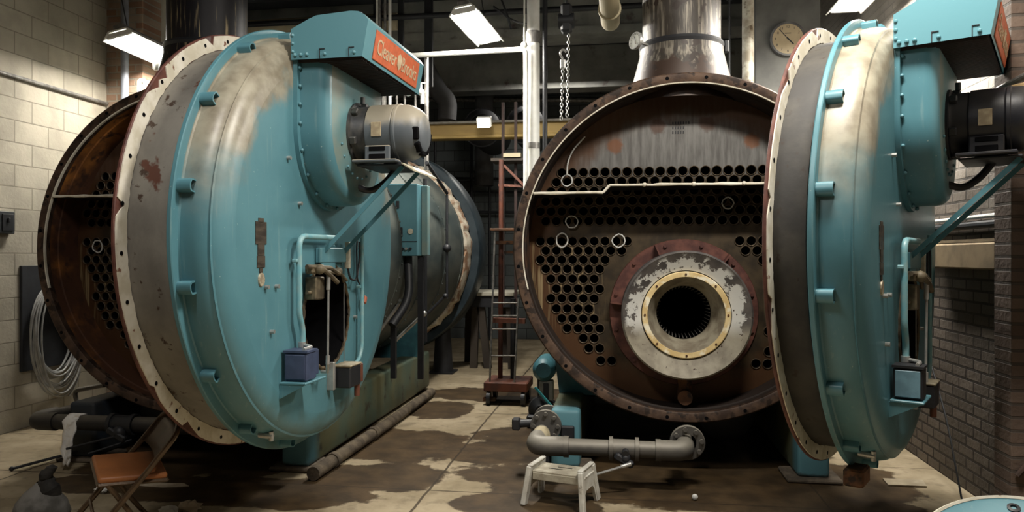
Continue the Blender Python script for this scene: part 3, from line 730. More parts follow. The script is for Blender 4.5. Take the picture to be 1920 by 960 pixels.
LB = thing('boiler', 'teal boiler on the left whose open front door faces right with an orange maker plate', 'boiler', (-3.29, 5.25, 0))
shell_parts(LB, False)
CL = Vector((-2.205, 4.39, 1.695)) - LB.location
door_parts(LB, False, CL, 87.5, gap=.095)
RB = thing('boiler', 'right boiler with rusty open front showing rows of tubes around a white burner ring', 'boiler', (.46, 5.52, 0))
shell_parts(RB, True)
CR = Vector((1.215, 4.64, 1.665)) - RB.location
door_parts(RB, True, CR, 62)
for root, C, a in ((LB, CL, R(87.5)), (RB, CR, R(62))):
    e = Vector((math.cos(a), math.sin(a), 0)); hp = C + e * 1.27; h = MB()
    for z in (.95, 2.30):
        h.cyl((hp.x, hp.y, z - .09), (hp.x, hp.y, z + .09), .04)
        h.bar(Vector((hp.x, hp.y, z)), Vector((1.16 if root is RB else 1.16, .32, z)), .06, .03)
    h.build('hinge', M_TEALD, root)
# fittings of the left boiler that show beside its door
def P(px, py, Y, root=None):
    p = atY(px, py, Y); return p - root.location if root else p
cab = MB()
a = P(722, 345, 6.75, LB); b = P(782, 480, 6.75, LB)
cx0, cx1, z0, z1 = a.x, b.x, b.z, a.z
cab.box(((cx0 + cx1) / 2, a.y + .16, (z0 + z1) / 2), (cx1 - cx0, .32, z1 - z0), bev=.006)
co = cab.build('control_cabinet', M_TEAL, LB)
cd = MB(); w = cx1 - cx0; hh = z1 - z0; fy = a.y - .004; X = lambda f: cx0 + w * f; Z = lambda f: z0 + hh * f
cd.box((X(.5), fy, Z(.20)), (w, .004, .006), mat=0).box((X(.40), fy - .004, Z(.71)), (.03, .01, .07), bev=.003, mat=0).box((X(.08), fy - .004, Z(.60)), (.02, .01, .10), bev=.003, mat=0).box((X(.46), fy - .003, Z(.33)), (.06, .01, .09), bev=.004, mat=0).box((X(.45), fy - .008, Z(.31)), (.035, .008, .055), mat=1)
cd.lathe([(.0001, -.008), (.026, -.008), (.027, 0)], 20, ML(X(.80), fy, Z(.34)), mat=1)
for k in range(6): cd.cyl((X(.2 + .12 * k), fy, Z(.10)), (X(.2 + .12 * k), fy - .02, Z(.10)), .013, seg=10, mat=0 if k % 2 else 2)
cd.build('cabinet_fitting', [M_BLACK, M_LABEL, M_ZINC], co)
sd = MB().box((X(1.1), fy + .2, Z(.5)), (.06, .1, hh * .98), bev=.004).build('cabinet_trunking', M_PIPEC if False else M_FANFACE, LB)
cabb = MB().bar((cx0 + .02, a.y + .2, z0 - .0), (cx0 + .02 - .0, a.y + .2, .42), .05, .05).bar((cx1 - .02, a.y + .2, z0), (cx1 - .02, a.y + .2, .42), .05, .05); cabb.build('cabinet_stand', M_BLACK, LB)
pp = MB().tube([P(797, 335, 7.3, LB), P(797, 640, 7.3, LB)], .022, 10); pp.build('riser_pipe', M_BLACK, LB)
MB().tube(fillet([P(765, 480, 6.9, LB), P(768, 560, 6.8, LB), P(735, 610, 6.6, LB)], .15), .04, 14).build('corrugated_hose', M_BLACK, LB)
for p0, p1, nm in (((752, 565), (712, 620), 6.9), ((795, 588), (738, 642), 7.2), ((835, 555), (800, 590), 8.2)):
    MB().tube([P(*p0, nm, LB), P(*p1, nm, LB)], .018, 10).ball(P(*p0, nm, LB), .03, seg=10).build('drain_line', M_ZINC if nm < 8 else M_BLACK, LB)
MB().tube([P(838, 365, 8.3, LB), P(838, 470, 8.3, LB), P(838, 560, 8.3, LB)], .016, 10).tube([P(800, 305, 7.5, LB), P(838, 362, 8.3, LB)], .02, 10).ball(P(838, 465, 8.3, LB), .05, seg=10).build('try_cock_line', M_BLACK, LB)
# rear end: broken white refractory edge and the heavy rear door
rf = MB(); n = 120; vs = []; fs = []; rnd = random.Random(5)
for k in range(n):
    t = 2 * PI * k / n; ro = 1.30 + rnd.uniform(-.02, .02); ri = 1.16 + rnd.uniform(-.05, .03)
    for r_, y_ in ((ri, 4.36), (ri + .03, 4.30 + rnd.uniform(-.03, .02)), (ro - .03, 4.30 + rnd.uniform(-.04, .02)), (ro, 4.40), (ro, 4.52), (ri, 4.52)): vs.append((r_ * math.cos(t), y_, 1.66 + r_ * math.sin(t)))
for k in range(n):
    j = (k + 1) % n
    for i in range(6): fs.append((k * 6 + i, j * 6 + i, j * 6 + (i + 1) % 6, k * 6 + (i + 1) % 6))
rf.add(vs, fs); rf.build('rear_refractory', M_REFR, LB)
rd = MB().lathe([(1.30, 4.50), (1.40, 4.50), (1.42, 4.53), (1.42, 4.95), (1.38, 5.02), (1.25, 5.06), (.0001, 5.08)], 96, ML(0, 0, 1.66)); rd.build('rear_door', mottled('blue_black_paint', (.012, .022, .03), (.03, .045, .055), 4, .45), LB)
rl = MB().cyl((.85, 4.75, .62), (.85, 4.75, 0.02), .10, .14).box((.85, 4.75, .012), (.34, .34, .024)); rl.build('rear_leg', M_BLACK, LB)
# low black vessel under the left boiler
MB().lathe([(.0001, 0), (.15, .02), (.22, .07), (.24, .14), (.24, 2.2), (.0001, 2.3)], 40, ML(-.42, .3, .33)).build('mud_drum', M_BLACK, LB)
MB().lathe([(.0001, 0), (.15, .02), (.22, .07), (.24, .14), (.24, 2.2), (.0001, 2.3)], 40, ML(.35, .5, .36)).build('mud_drum', M_BLACK, RB)
MB().box((-.72, .55, .62), (.5, .3, .03), bev=.004).cyl((-.78, .5, .66), (-.78, .5, .72), .03).cyl((-.70, .5, .64), (-.70, .5, .69), .025).build('cleanout_ledge', M_BLACK, LB)

# loops of white marking line round single tubes
def loop(root, px, py, rx, rz, tail=None, wob=0.0):
    c = atY(px, py, root.location.y + PD - .03) - root.location; rnd = random.Random(int(px))
    pts = [(c.x + rx * (1 + rnd.uniform(-.08, .08)) * math.cos(2 * PI * k / 12), c.y, c.z + rz * (1 + rnd.uniform(-.08, .08)) * math.sin(2 * PI * k / 12)) for k in range(12)]
    m = MB().tube(pts, .0052, 6, closed=True)
    if tail: m.tube(fillet([atY(x, y, root.location.y + PD - .06) - root.location for x, y in tail], .12), .006, 6)
    m.build('chalk_loop', M_CHALK, root)
loop(RB, 1063, 338.5, .043, .043, [(1063, 328), (1064, 305), (1074, 281), (1097, 256)])
loop(RB, 1072, 415.5, .048, .048); loop(RB, 1053.5, 450, .046, .056); loop(RB, 1160, 451.5, .049, .049); loop(RB, 1365, 381, .042, .045)
loop(LB, 183, 462, .045, .05)
# stamped characters on the tube sheet
# worn stamped marks on the tube sheet: illegible rows of short strokes
st = MB(); rnd = random.Random(2)
for i in range(3):
    for k in range(7 - 2 * (i > 0)): st.box((-.075 + .02 * k, PD - .001, 1.66 + .965 - .036 * i), (.009, .003, .02))
st.build('stamped_marks', M_BLACK, RB)

# ------------------------------------------------------------------ lights that show
M_TUBEL = emit('lit_fluorescent_tube', (1.0, .96, .88), 70)
M_REFL = mottled('white_reflector_enamel', (.80, .80, .76), (.70, .69, .64), 8, .4)
def area(name, loc, sx, sy, power, col=(1, .95, .86), rot=(0, 0, 0), spread=None):
    l = bpy.data.lights.new(name, 'AREA'); l.shape = 'RECTANGLE'; l.size = sx; l.size_y = sy; l.energy = power; l.color = col
    if spread: l.spread = spread
    o = bpy.data.objects.new(name, l); COL.objects.link(o); o.location = loc; o.rotation_euler = rot; return o
def fluorescent(label, loc, length, rz=0, tilt=0, slots=True, power=60, group=None, width=.30):
    t = thing('fluorescent_light', label, 'ceiling light', loc, rz)
    t.rotation_euler = (0, tilt, rz)
    L = length; w = width / 2
    poly = [(-w, -.02), (-w * .55, .06), (w * .55, .06), (w, -.02), (w - .01, -.022), (w * .5, .045), (-w * .5, .045), (-w + .01, -.022)]
    rf = MB().prism(poly, L, Matrix.Translation((0, L / 2, 0)) @ FXZ).build('reflector', M_REFL, t)
    MB().box((0, 0, .085), (.11, L * .96, .06), bev=.008).build('ballast_housing', M_STEELGREY, t)
    for sx in (-1, 1): MB().cyl((sx * w * .42, -L / 2 + .04, .012), (sx * w * .42, L / 2 - .04, .012), .019, seg=14).build('tube', M_TUBEL, t)
    for sy in (-1, 1): MB().box((0, sy * (L / 2 - .02), .015), (w * 1.5, .03, .05), bev=.006).build('lamp_holder', M_REFL, t)
    if slots:
        sl = MB()
        for k in range(9): sl.box((w * .80, -L / 2 + .1 + k * (L - .2) / 8, .012), (.03, .05, .012), Matrix.Rotation(R(50), 3, 'Y'))
        sl.build('slot_row', M_BLACK, rf)
    for sy in (-1, 1): MB().cyl((0, sy * L * .35, .11), (0, sy * L * .35, 5.1 - loc[2]), .006, seg=6).build('hanger', M_BLACK, t)
    area(label.split()[0] + '_light', (loc[0], loc[1], loc[2] - .035), width * .8, length * .95, power, rot=(0, tilt, rz))
    return t
fluorescent('glowing fluorescent light hung beside the cream block wall', (-4.72, 7.0, 3.68), 1.20, R(2), R(-12), False, 75, width=.34)
fluorescent('glowing twin tube light hung above the aisle between the two boilers', (-1.44, 7.38, 3.9), 1.05, R(-4), R(-8), True, 130)
fluorescent('glowing fluorescent light hung above the brick wall behind the right door', (1.90, 6.15, 3.72), 1.35, R(0), R(0), True, 125)
# lamps of the same run over the photographer's side of the room
area('overhead_lamp_aisle', (1.0, 3.15, 4.4), 1.2, .30, 200, (1, .94, .84))
area('overhead_lamp_left', (-1.5, 1.6, 4.3), .3, 1.2, 74, (1, .95, .88))
area('overhead_lamp_rear', (-1.0, 11.9, 4.5), 1.2, .3, 55, (1, .95, .86))
fl = thing('flood_lamp', 'small bright flood lamp glowing above the yellow crane beam', 'lamp', (-1.85, 9.9, 3.42))
MB().box((0, .03, 0), (.20, .10, .14), Matrix.Rotation(R(25), 3, 'X'), .012).build('housing', M_REFL, fl); MB().box((0, -.03, -.03), (.17, .02, .12), Matrix.Rotation(R(25), 3, 'X'), .004).build('lens', emit('lit_flood_lens', (1, .93, .8), 22), fl)
MB().tube([(0, .05, .0), (0, .16, -.03), (0, .2, .1)], .012, 6).build('bracket', M_BLACK, fl)

# ------------------------------------------------------------------ overhead pipes, beams, posts
cb = thing('crane_beam', 'horizontal yellow I beam spanning the room behind the white post', 'steel beam', (0, 10.4, 3.27))
MB().box((-.6, 0, .215), (9.4, .24, .03)).build('top_flange', mottled('grimy_flange', (.34, .32, .27), (.20, .18, .15), 6, .6), cb)
yel = mottled('yellow_beam_paint', (.55, .38, .12), (.40, .27, .09), 5, .55, stretch=(.2, 1, 1))
MB().box((-.6, 0, .10), (9.4, .03, .20)).build('web', yel, cb); MB().box((-.6, -.02, .012), (9.4, .22, .05), bev=.01).build('bottom_flange', yel, cb)
def pipe(name, label, cat, pts, r, mat, fil=.0, seg=14, group=None, clamps=(), cm=None):
    q = fillet(pts, fil) if fil else pts
    o = MB().tube(q, r, seg).build(name, mat); tag(o, label, cat, group)
    if clamps:
        for a, b in clamps: MB().cyl(a, b, r * 1.18, seg=seg).build('coupling', cm or mat, o)
    return o
X0, Y0 = -.905, 7.6
wp = pipe('riser_pipe', 'bright white vertical pipe rising beside the right boiler to the ceiling', 'pipe', [(X0, Y0, 5.1), (X0, Y0, 2.15), (-.745, Y0, 2.02)], .066, M_WHITEP, .10, 20,
          clamps=(((X0, Y0, 3.78), (X0, Y0, 3.90)),), cm=M_STEELGREY)
MB().cyl((X0, Y0, 2.70), (X0, Y0, 2.76), .07, seg=20).build('band', M_STEELGREY, wp)
pl = pipe('water_pipe', 'thin white pipe running level then down alongside the white post', 'pipe', [(-2.32, 7.5, 3.68), (-.97, 7.5, 3.70), (-.97, 7.5, 2.1)], .026, M_WHITEP, .05, 12)
MB().cyl((-.985, 7.5, 3.70), (-.985, 7.5, 5.1), .010).ball((-.985, 7.5, 3.74), .036, seg=10).build('drop_rod', M_WHITEP, pl)
pipe('water_pipe', 'thin pale vertical pipe just left of the centre light, below the level white pipe', 'pipe', [(-2.02, 7.55, 3.70), (-2.02, 7.55, 2.5)], .024, M_STEELGREY, 0, 12)
pipe('steam_pipe', 'dark vertical pipe close beside the white post on its right side', 'pipe', [(-.80, 7.75, 5.1), (-.80, 7.75, 2.2)], .026, M_BLACK, 0, 12)
pipe('lagged_pipe', 'cream lagged overhead pipe end pointing down left of the right boiler stack', 'pipe', [(-.10, 4.6, 3.56), (-.10, 6.35, 3.56), (-.10, 6.6, 3.72), (-.10, 6.6, 5.1)], .078, M_PIPEC, .2, 20, clamps=(((-.10, 5.95, 3.56), (-.10, 5.99, 3.56)),))
pipe('steam_pipe', 'mottled grey vertical pipe standing between the stack and the wall clock', 'pipe', [(1.16, 7.2, 5.1), (1.16, 7.2, 2.85)], .055, mottled('mottled_grey_pipe', (.42, .40, .33), (.22, .19, .14), 9, .5, c3=(.10, .07, .04), s3=12, lo3=.58, hi3=.68), 0, 16)
hk = tag(MB().cyl((1.0, 7.25, 5.1), (1.0, 7.25, 2.9), .008).ball((1.0, 7.25, 4.06), .045, (1, 1, 1.3), 12).build('hanging_rod', M_BLACK), 'thin dark rod with a black knob between stack and grey pipe', 'rod')
dx = mottled('beige_duct_paint', (.58, .50, .35), (.44, .37, .25), 3, .7)
pipe('overhead_pipe', 'fat beige pipe crossing high behind the left boiler hood', 'pipe', [(-5.48, 9.4, 4.66), (-2.9, 9.4, 4.66)], .11, dx, 0, 18)
vert = [(707, .014, M_WHITEP), (712, .014, M_STEELGREY), (722, .015, M_STEELGREY), (731, .016, M_WHITEP)]
desc = ['leftmost thin vertical pipe of the four above the fan motor', 'second thin vertical pipe from the left above the fan motor', 'third thin vertical pipe from the left above the fan motor', 'rightmost thin vertical pipe of the four above the fan motor']
for (px, r, m), dsc in zip(vert, desc):
    p = atY(px, 100, 7.4); o = pipe('gauge_pipe', dsc, 'pipe', [(p.x, 7.4, 5.1), (p.x, 7.4, 2.95)], r, m, 0, 8, 'four thin pipes above the left boiler')
vm = thing('valve_manifold', 'white valve manifold with small handles behind the grey fan motor', 'valve', tuple(atY(705, 176, 7.5)))
L = (atY(792, 176, 7.5) - atY(705, 176, 7.5)).x
MB().tube([(0, 0, 0), (L, 0, 0)], .022, 10).tube([(L, 0, 0), (L, 0, -.12)], .022, 10).build('body_pipe', M_WHITEP, vm)
for f in (.0, .32, .70, .97): MB().ball((L * f, 0, 0), .038, seg=10).cyl((L * f, 0, 0), (L * f, -.0, .09), .012).box((L * f, 0, .095), (.09, .02, .012), bev=.003).build('valve', M_WHITEP, vm)
for f in (.15, .45, .62, .85): MB().cyl((L * f, 0, 0), (L * f, .02, -.4), .011).build('stem_pipe', M_STEELGREY, vm)
for i, (y, z, r, d) in enumerate(((8.9, 4.88, .05, 'upper dark pipe crossing under the concrete girder'), (8.9, 4.55, .035, 'lower dark pipe crossing under the concrete girder'))):
    pipe('overhead_pipe', d, 'pipe', [(-5.4, y, z), (4.0, y, z)], r, M_BLACK, 0, 12)
for px, w, d in ((636 + 168, .10, 'dark hanger bar in front of the girder beside the centre light'), (752, .07, 'dark hanger bar in front of the girder above the maker plate'), (708, .10, 'dark hanger bar behind the four thin pipes')):
    p = atY(px, 30, 9.0); tag(MB().box((p.x, 9.0, 4.4), (w, .06, 1.4), bev=.006).box((p.x, 9.0, 4.97), (w * 2.0, .1, .12), bev=.02).build('hanger_bar', M_BLACK), d, 'hanger')
for pts, d in (([(940, 0), (952, 30), (958, 55)], 'loose black cable drooping right of the centre light'), ([(925, 12), (962, 40), (990, 46)], 'loose black cable tied across to the white post')):
    tag(MB().tube(fillet([atY(x, y, 8.0) for x, y in pts], .1), .012, 6).build('loose_cable', M_BLACK), d, 'cable')
# dark plant deep behind the beam
hd_ = thing('exhaust_hood', 'dark flared hood on a round grey column far behind the crane beam', 'hood', (atY(908, 250, 13.6).x, 13.6, 0))
p1, p2, pw = atY(868, 138, 13.6), atY(950, 138, 13.6), atY(908, 100, 13.6)
DK = mottled('dim_grey_duct', (.12, .12, .125), (.08, .08, .085), 3, .7)
MB().lathe([(.17, 2.9), (.17, p1.z), (.0001, p1.z)], 32).build('column', DK, hd_)
MB().lathe([((p2.x - p1.x) / 2, p1.z), (.20, pw.z + .12), (.20, 5.1)], 4, Matrix.Rotation(PI / 4, 4, 'Z')).build('hood_skirt', DK, hd_)
pipe('duct_elbow', 'grey elbow duct bending down beside the maker plate in the dark', 'duct', [atY(792, 118, 11.6) + Vector((-.05, 0, .9)), atY(792, 118, 11.6), atY(822, 172, 11.6), atY(840, 190, 11.6), atY(838, 225, 11.6)], .15, DK, .3, 18)
for px, py, rr, d in ((903, 238, .30, 'round dark tank end seen over the beam below the exhaust hood'), (985, 232, .30, 'round dark tank end seen over the beam beside the white post')):
    p = atY(px, py, 11.8); tag(MB().lathe([(.0001, -.05), (rr * .7, -.02), (rr, .05), (rr + .02, .05), (rr + .02, .1), (rr, .1), (rr, 1.2), (.0001, 1.2)], 32, ML(p.x, 11.8, p.z)).lathe([(rr * .62, -.06), (rr * .66, -.06), (rr * .66, -.02)], 32, ML(p.x, 11.8, p.z)).build('tank', M_BLACK), d, 'tank')
pipe('rear_pipe', 'pale horizontal pipe far back in the dark above the crane beam', 'pipe', [atY(640, 186, 14.15), atY(1180, 188, 14.15)], .045, M_STEELGREY, 0, 12)
wg = tag(MB().tube([atY(780, 334, 13.9), atY(1000, 336, 13.9)], .03, 8).tube([atY(780, 360, 13.9), atY(1000, 361, 13.9)], .02, 8).tube([atY(780, 398, 13.9), atY(1000, 398, 13.9)], .03, 8).tube([atY(884, 262, 13.9), atY(884, 640, 13.9)], .03, 8).tube([atY(918, 262, 13.9), atY(918, 640, 13.9)], .025, 8).tube([atY(816, 262, 13.9), atY(816, 640, 13.9)], .025, 8).build('wall_pipe_rack', M_BLACK), 'grid of thin dark pipes on the far grey block wall', 'pipe rack')
# chain hoist
ch = thing('chain_hoist', 'chain hoist with two strands of chain hanging left of the stack', 'hoist', tuple(atY(1062, 60, 6.8)))
MB().box((0, 0, .12), (.10, .12, .26), bev=.02).cyl((-.07, 0, .1), (.07, 0, .1), .07).cyl((0, 0, .2), (0, 0, 5.1 - ch.location.z), .012).build('hoist_body', M_BLACK, ch)
hk = MB().box((-.03, -.03, -.30), (.05, .04, .09), bev=.01).tube(fillet([(-.03, -.03, -.25), (-.06, -.03, -.20), (-.03, -.03, -.16), (.0, -.03, -.19)], .03), .010, 8); hk.build('hook', M_ZINC, ch)
def chain(p0, p1, name):
    p0, p1 = Vector(p0), Vector(p1); n = int((p1 - p0).length / .030); m = MB()
    for k in range(n):
        c = p0 + (p1 - p0) * (k / n); w = .011; l = .019; pts = []
        for j in range(12):
            t = 2 * PI * j / 12; a = w * math.cos(t); b = l * math.sin(t); pts.append(c + (Vector((a, 0, b)) if k % 2 else Vector((0, a, b))))
        m.tube(pts, .0042, 5, closed=True)
    m.build(name, M_ZINC, ch)
chain((-.03, -.03, -.34), atY(1052, 228, 6.75) - ch.location, 'chain'); chain((.02, .02, -.0), atY(1063, 222, 6.82) - ch.location, 'chain')
# wall clock
ckp = atY(1477, 73, 7.66)
ck = thing('wall_clock', 'round cream faced wall clock hung on the concrete column', 'clock', tuple(ckp))
cl_r = .147
MB().lathe([(.0001, .03), (cl_r * 1.14, .03), (cl_r * 1.18, .0), (cl_r * 1.14, -.02), (cl_r * 1.02, -.02), (cl_r, -.008)], 48, AXY).build('clock_case', mottled('grey_clock_case', (.10, .10, .10), (.06, .06, .06), 9, .5), ck)
MB().lathe([(.0001, -.008), (cl_r, -.008)], 48, AXY).build('clock_face', mottled('cream_dial', (.44, .355, .225), (.36, .29, .18), 4, .6), ck)
nm = MB()
for k in range(12):
    t = R(90 - 30 * k); vs, fs = text_mesh(str(k if k else 12), .036, .0005); nm.add([(v.x + .118 * math.cos(t), -.0095 - v.z, v.y + .118 * math.sin(t)) for v in vs], fs)
nm.box((0.0, -.0095, .055), (.06, .001, .006)); nm.build('numerals', M_BLACK, ck)
hn = MB().bar((.018, -.012, -.022), (-.085, -.012, .10), .007, .002, up=(0, 1, 0)).bar((-.01, -.014, .01), (.052, -.014, -.055), .012, .002, up=(0, 1, 0)).cyl((0, -.009, 0), (0, -.017, 0), .008)
hn.build('clock_hands', M_BLACK, ck)
# left corner: pipes, gauge, conduit, switch box
a = atY(234, 130, 7.2)
pipe('steam_pipe', 'grey vertical pipe in front of the worn brick pier at left', 'pipe', [(a.x, 7.2, 5.1), (a.x, 7.2, .0)], .04, mottled('blue_grey_pipe', (.26, .28, .32), (.20, .21, .24), 8, .45), 0, 14)
a = atY(262, 130, 7.1)
pipe('steam_pipe', 'thin white pipe with an elbow right of the worn brick pier', 'pipe', [(a.x + .05, 7.1, 3.42), (a.x, 7.1, 3.42), (a.x, 7.1, .0)], .026, M_WHITEP, .06, 12)
a = atY(278, 130, 7.15)
o = tag(MB().box((a.x + .12, 7.35, 2.55), (.14, .12, 5.1), bev=.006).build('steel_post', mottled('pale_post_paint', (.62, .60, .53), (.45, .43, .37), 4, .5)), 'pale square steel post right of the left fluorescent light', 'post')
MB().cyl((a.x + .12, 7.35, 3.72), (a.x + .12, 7.35, 3.86), .10).build('post_collar', M_ZINC, o)
gg = atY(288, 116, 7.0); gt = thing('pressure_gauge', 'round grey gauge on a short pipe above the left boiler rim', 'gauge', tuple(gg))
md = Matrix.Rotation(R(-50), 4, 'Z')
MB().lathe([(.0001, 0), (.075, 0), (.085, .01), (.085, .04), (.0001, .05)], 28, md @ AXY).build('gauge_case', mottled('gauge_grey', (.22, .22, .20), (.14, .14, .13), 9, .4, .3), gt)
MB().lathe([(.0001, -.003), (.07, -.003)], 28, md @ AXY).build('gauge_face', mottled('dim_dial', (.30, .30, .27), (.22, .22, .2), 9, .4), gt)
MB().tube([(.02, .05, 0), (.16, .12, .01)], .022, 10).tube([(.02, .05, -.05), (.10, .08, -.06)], .014, 8).build('gauge_stem', M_ZINC, gt)
pipe('wall_conduit', 'thin steel conduit running along the cream block wall', 'conduit', [(-5.475, 2.5, 3.235), (-5.475, 7.28, 3.235)], .018, M_STEELGREY, 0, 10)
sb = thing('switch_box', 'small dark grey switch box on the block wall at the left edge', 'switch box', (-5.5, 5.93, 1.80))
MB().box((.03, 0, .10), (.06, .17, .20), bev=.006).build('case', mottled('dark_grey_box', (.05, .055, .06), (.035, .04, .045), 9, .5), sb); MB().box((.064, 0, .10), (.01, .12, .15), bev=.003).box((.075, .0, .12), (.02, .02, .04), bev=.003).build('cover', M_BLACK, sb)
# cable coil on its board
bd = tag(MB().box((-5.484, 6.50, 1.02), (.03, .75, .98), bev=.004).build('backing_board', plain('black_board', (.025, .027, .032), .7)), 'black backing board fixed to the block wall behind the grey cable coil', 'board')
cp = thing('cable_coil', 'coil of grey cable hung on the block wall beside the left boiler', 'cable', (-5.42, 6.46, .95))
MB().cyl((-.045, 0, .36), (.14, 0, .36), .02).cyl((.13, 0, .36), (.14, 0, .36), .045).build('hook', M_BLACK, cp)
rnd = random.Random(4); wire = mottled('pale_grey_cable', (.46, .46, .44), (.34, .34, .33), 10, .45); pr = None
for k in range(15):
    ry = .27 + rnd.uniform(-.05, .05); rz = .50 + rnd.uniform(-.09, .07); x = .0 + .012 * (k % 8); dy = rnd.uniform(-.03, .03); pts = []
    for j in range(40):
        t = 2 * PI * j / 40; pts.append((x + .01 * math.sin(2 * t + k), dy + ry * math.cos(t), .38 - rz + rz * math.sin(t) - .0))
    MB().tube(pts, .0085, 7, closed=True).build('cable_loop', wire, cp)
MB().tube(fillet([(.03, .22, -.20), (.05, .30, -.46), (.06, .22, -.62), (.06, .12, -.72)], .12), .0085, 7).build('cable_tail', wire, cp)

# ------------------------------------------------------------------ floor level, left
Yp = 5.06
pA, pB = atY(62, 806, Yp), atY(352, 808, Yp); zc_ = .35
dp = thing('drain_pipe', 'black iron drain pipe running level in front of the left boiler', 'pipe', (pA.x, Yp, 0))
Lp = pB.x - pA.x + .9
MB().tube(fillet([(.12, .95, zc_), (.02, .0, zc_), (Lp, 0, zc_)], .14, 8), .058, 20).build('pipe', M_PIPEB, dp)
MB().tube(fillet([(.03, .20, zc_), (.012, .0, zc_), (.20, 0, zc_)], .10, 8), .068, 20).build('elbow', M_PIPEB, dp)
xv = (atY(232, 806, Yp) - pA).x
MB().cyl((xv - .10, 0, zc_), (xv - .07, 0, zc_), .078).cyl((xv + .07, 0, zc_), (xv + .10, 0, zc_), .078).cyl((xv - .1, 0, zc_), (xv + .1, 0, zc_), .066).ball((xv, -.05, zc_ - .05), .055, seg=10).box((xv, -.08, zc_ - .06), (.16, .04, .05), Matrix.Rotation(.5, 3, 'Y'), .01).build('cock_valve', M_BLACK, dp)
MB().tube([(xv, -.09, zc_ - .07), (xv - .35, -.15, zc_ - .16)], .009, 8).tube([(xv + .1, -.05, zc_ - .10), (xv - .15, -.18, zc_ - .18)], .008, 8).build('valve_lever', M_BLACK, dp)
vg = MB().cyl((-.10, 0, 0), (.16, .02, 0), .055).cyl((-.10, 0, 0), (-.07, 0, 0), .075).cyl((.13, .02, 0), (.16, .02, 0), .075).cyl((.03, 0, 0), (.03, 0, .11), .04).box((.03, 0, .10), (.17, .05, .02), bev=.006).build('gate_valve', M_PIPEG, dp, atY(232, 780, 5.9) - dp.location)
MB().cyl((.03, 0, .10), (.03, 0, .17), .010).cyl((.03, 0, .16), (.03, 0, .175), .05, seg=14).build('handle', M_BLACK, vg)
MB().cyl((.16, .02, 0), (.55, .2, -.02), .05).build('stub_pipe', M_PIPEG, vg)
pipe('bent_pipe', 'thin bent pipe curving down behind the black drain pipe', 'pipe', [atY(196, 722, 5.8), atY(140, 732, 5.8), atY(143, 752, 5.8), atY(178, 768, 5.8)], .02, M_PIPEG, .08, 10)
# rag over the pipe
rg = MB(); ra = pA.x + (atY(146, 806, Yp) - pA).x
prof = []; n = 15
for k in range(n):
    f = k / (n - 1)
    if f < .42:
        t = R(60 + 120 * f / .42 + 0); y = Yp - .067 * math.cos(PI - t) * -1; y = Yp + .067 * math.cos(t); z = zc_ + .067 * math.sin(t)
    else:
        g_ = (f - .42) / .58; y = Yp - .067 - .012 * g_; z = zc_ - g_ * .30
    prof.append((y, z))
vs = []; fs = []; m_ = 7
for k, (y, z) in enumerate(prof):
    f = k / (n - 1); w = .052 * (1 - .55 * max(0, f - .55) / .45); off = -.045 * f
    for j in range(m_):
        u = j / (m_ - 1) - .5; vs.append((ra + off + u * 2 * w + .006 * math.sin(k * 2.1 + j), y - .010 * math.cos(u * 9 + k), z + (.012 * math.sin(j * 2.2) if k > n - 3 else 0)))
for k in range(n - 1):
    for j in range(m_ - 1): fs.append((k * m_ + j, k * m_ + j + 1, (k + 1) * m_ + j + 1, (k + 1) * m_ + j))
rg.add(vs, fs); rgo = rg.build('rag', mottled('soiled_white_cloth', (.90, .88, .84), (.62, .54, .42), 9, .95, 0, .58, .72)); sm = rgo.modifiers.new('thick', 'SOLIDIFY'); sm.thickness = .012
tag(rgo, 'soiled white rag draped over the black drain pipe', 'rag')
p0, p1 = atZ(22, 879, .02), atZ(200, 832, .10)
tag(MB().tube([p0, p1], .011, 8).ball(p0, .018, seg=8).build('steel_rod', M_BLACK), 'long dark steel rod lying on the floor at the far left', 'rod')
# folding chair
fc = thing('folding_chair', 'brown metal folding chair with a padded seat in the left foreground', 'chair', (-2.69, 3.745, .018), R(-48))
fc.rotation_euler = (0, R(5), R(-48))
CH = mottled('brown_chair_enamel', (.11, .07, .04), (.075, .048, .028), 12, .3, .3)
MB().box((0, 0, .435), (.40, .33, .035), Matrix.Rotation(R(-4), 3, 'X'), .015, seg=3).build('seat', mottled('rust_orange_vinyl', (.36, .13, .04), (.27, .095, .03), 6, .5, c3=(.32, .13, .05), s3=60, lo3=.6, hi3=.7), fc)
MB().box((0, 0, .412), (.415, .345, .022), Matrix.Rotation(R(-4), 3, 'X'), .01).build('seat_pan', CH, fc)
tp = fillet([(-.22, -.32, .012), (-.22, .03, .43), (-.215, .20, .645), (-.14, .225, .685), (.14, .225, .685), (.215, .20, .645), (.22, .03, .43), (.22, -.32, .012)], .07, 5)
MB().tube(tp, .0155, 10).build('front_frame', CH, fc)
for sx in (-1, 1): MB().tube([(sx * .195, -.12, .42), (sx * .195, .02, .20), (sx * .195, .155, .012)], .0135, 10).build('rear_leg', CH, fc)
MB().tube([(-.22, -.17, .20), (.22, -.17, .20)], .009, 8).build('stretcher', CH, fc); MB().tube([(-.195, .09, .10), (.195, .09, .10)], .009, 8).build('stretcher', CH, fc)
br = MB(); vs = []; fs = []
for k in range(9):
    u = (k / 8 - .5) * 2; yb = .205 + .025 * (1 - u * u)
    for z, dy in ((.51, -.085), (.56, -.045), (.615, -.005), (.66, .028)): vs.append((u * .212, yb + dy - .03, z))
for k in range(8):
    for j in range(3): fs.append((k * 4 + j, (k + 1) * 4 + j, (k + 1) * 4 + j + 1, k * 4 + j + 1))
br.add(vs, fs); bo = br.build('backrest', CH, fc); sm = bo.modifiers.new('thick', 'SOLIDIFY'); sm.thickness = .008
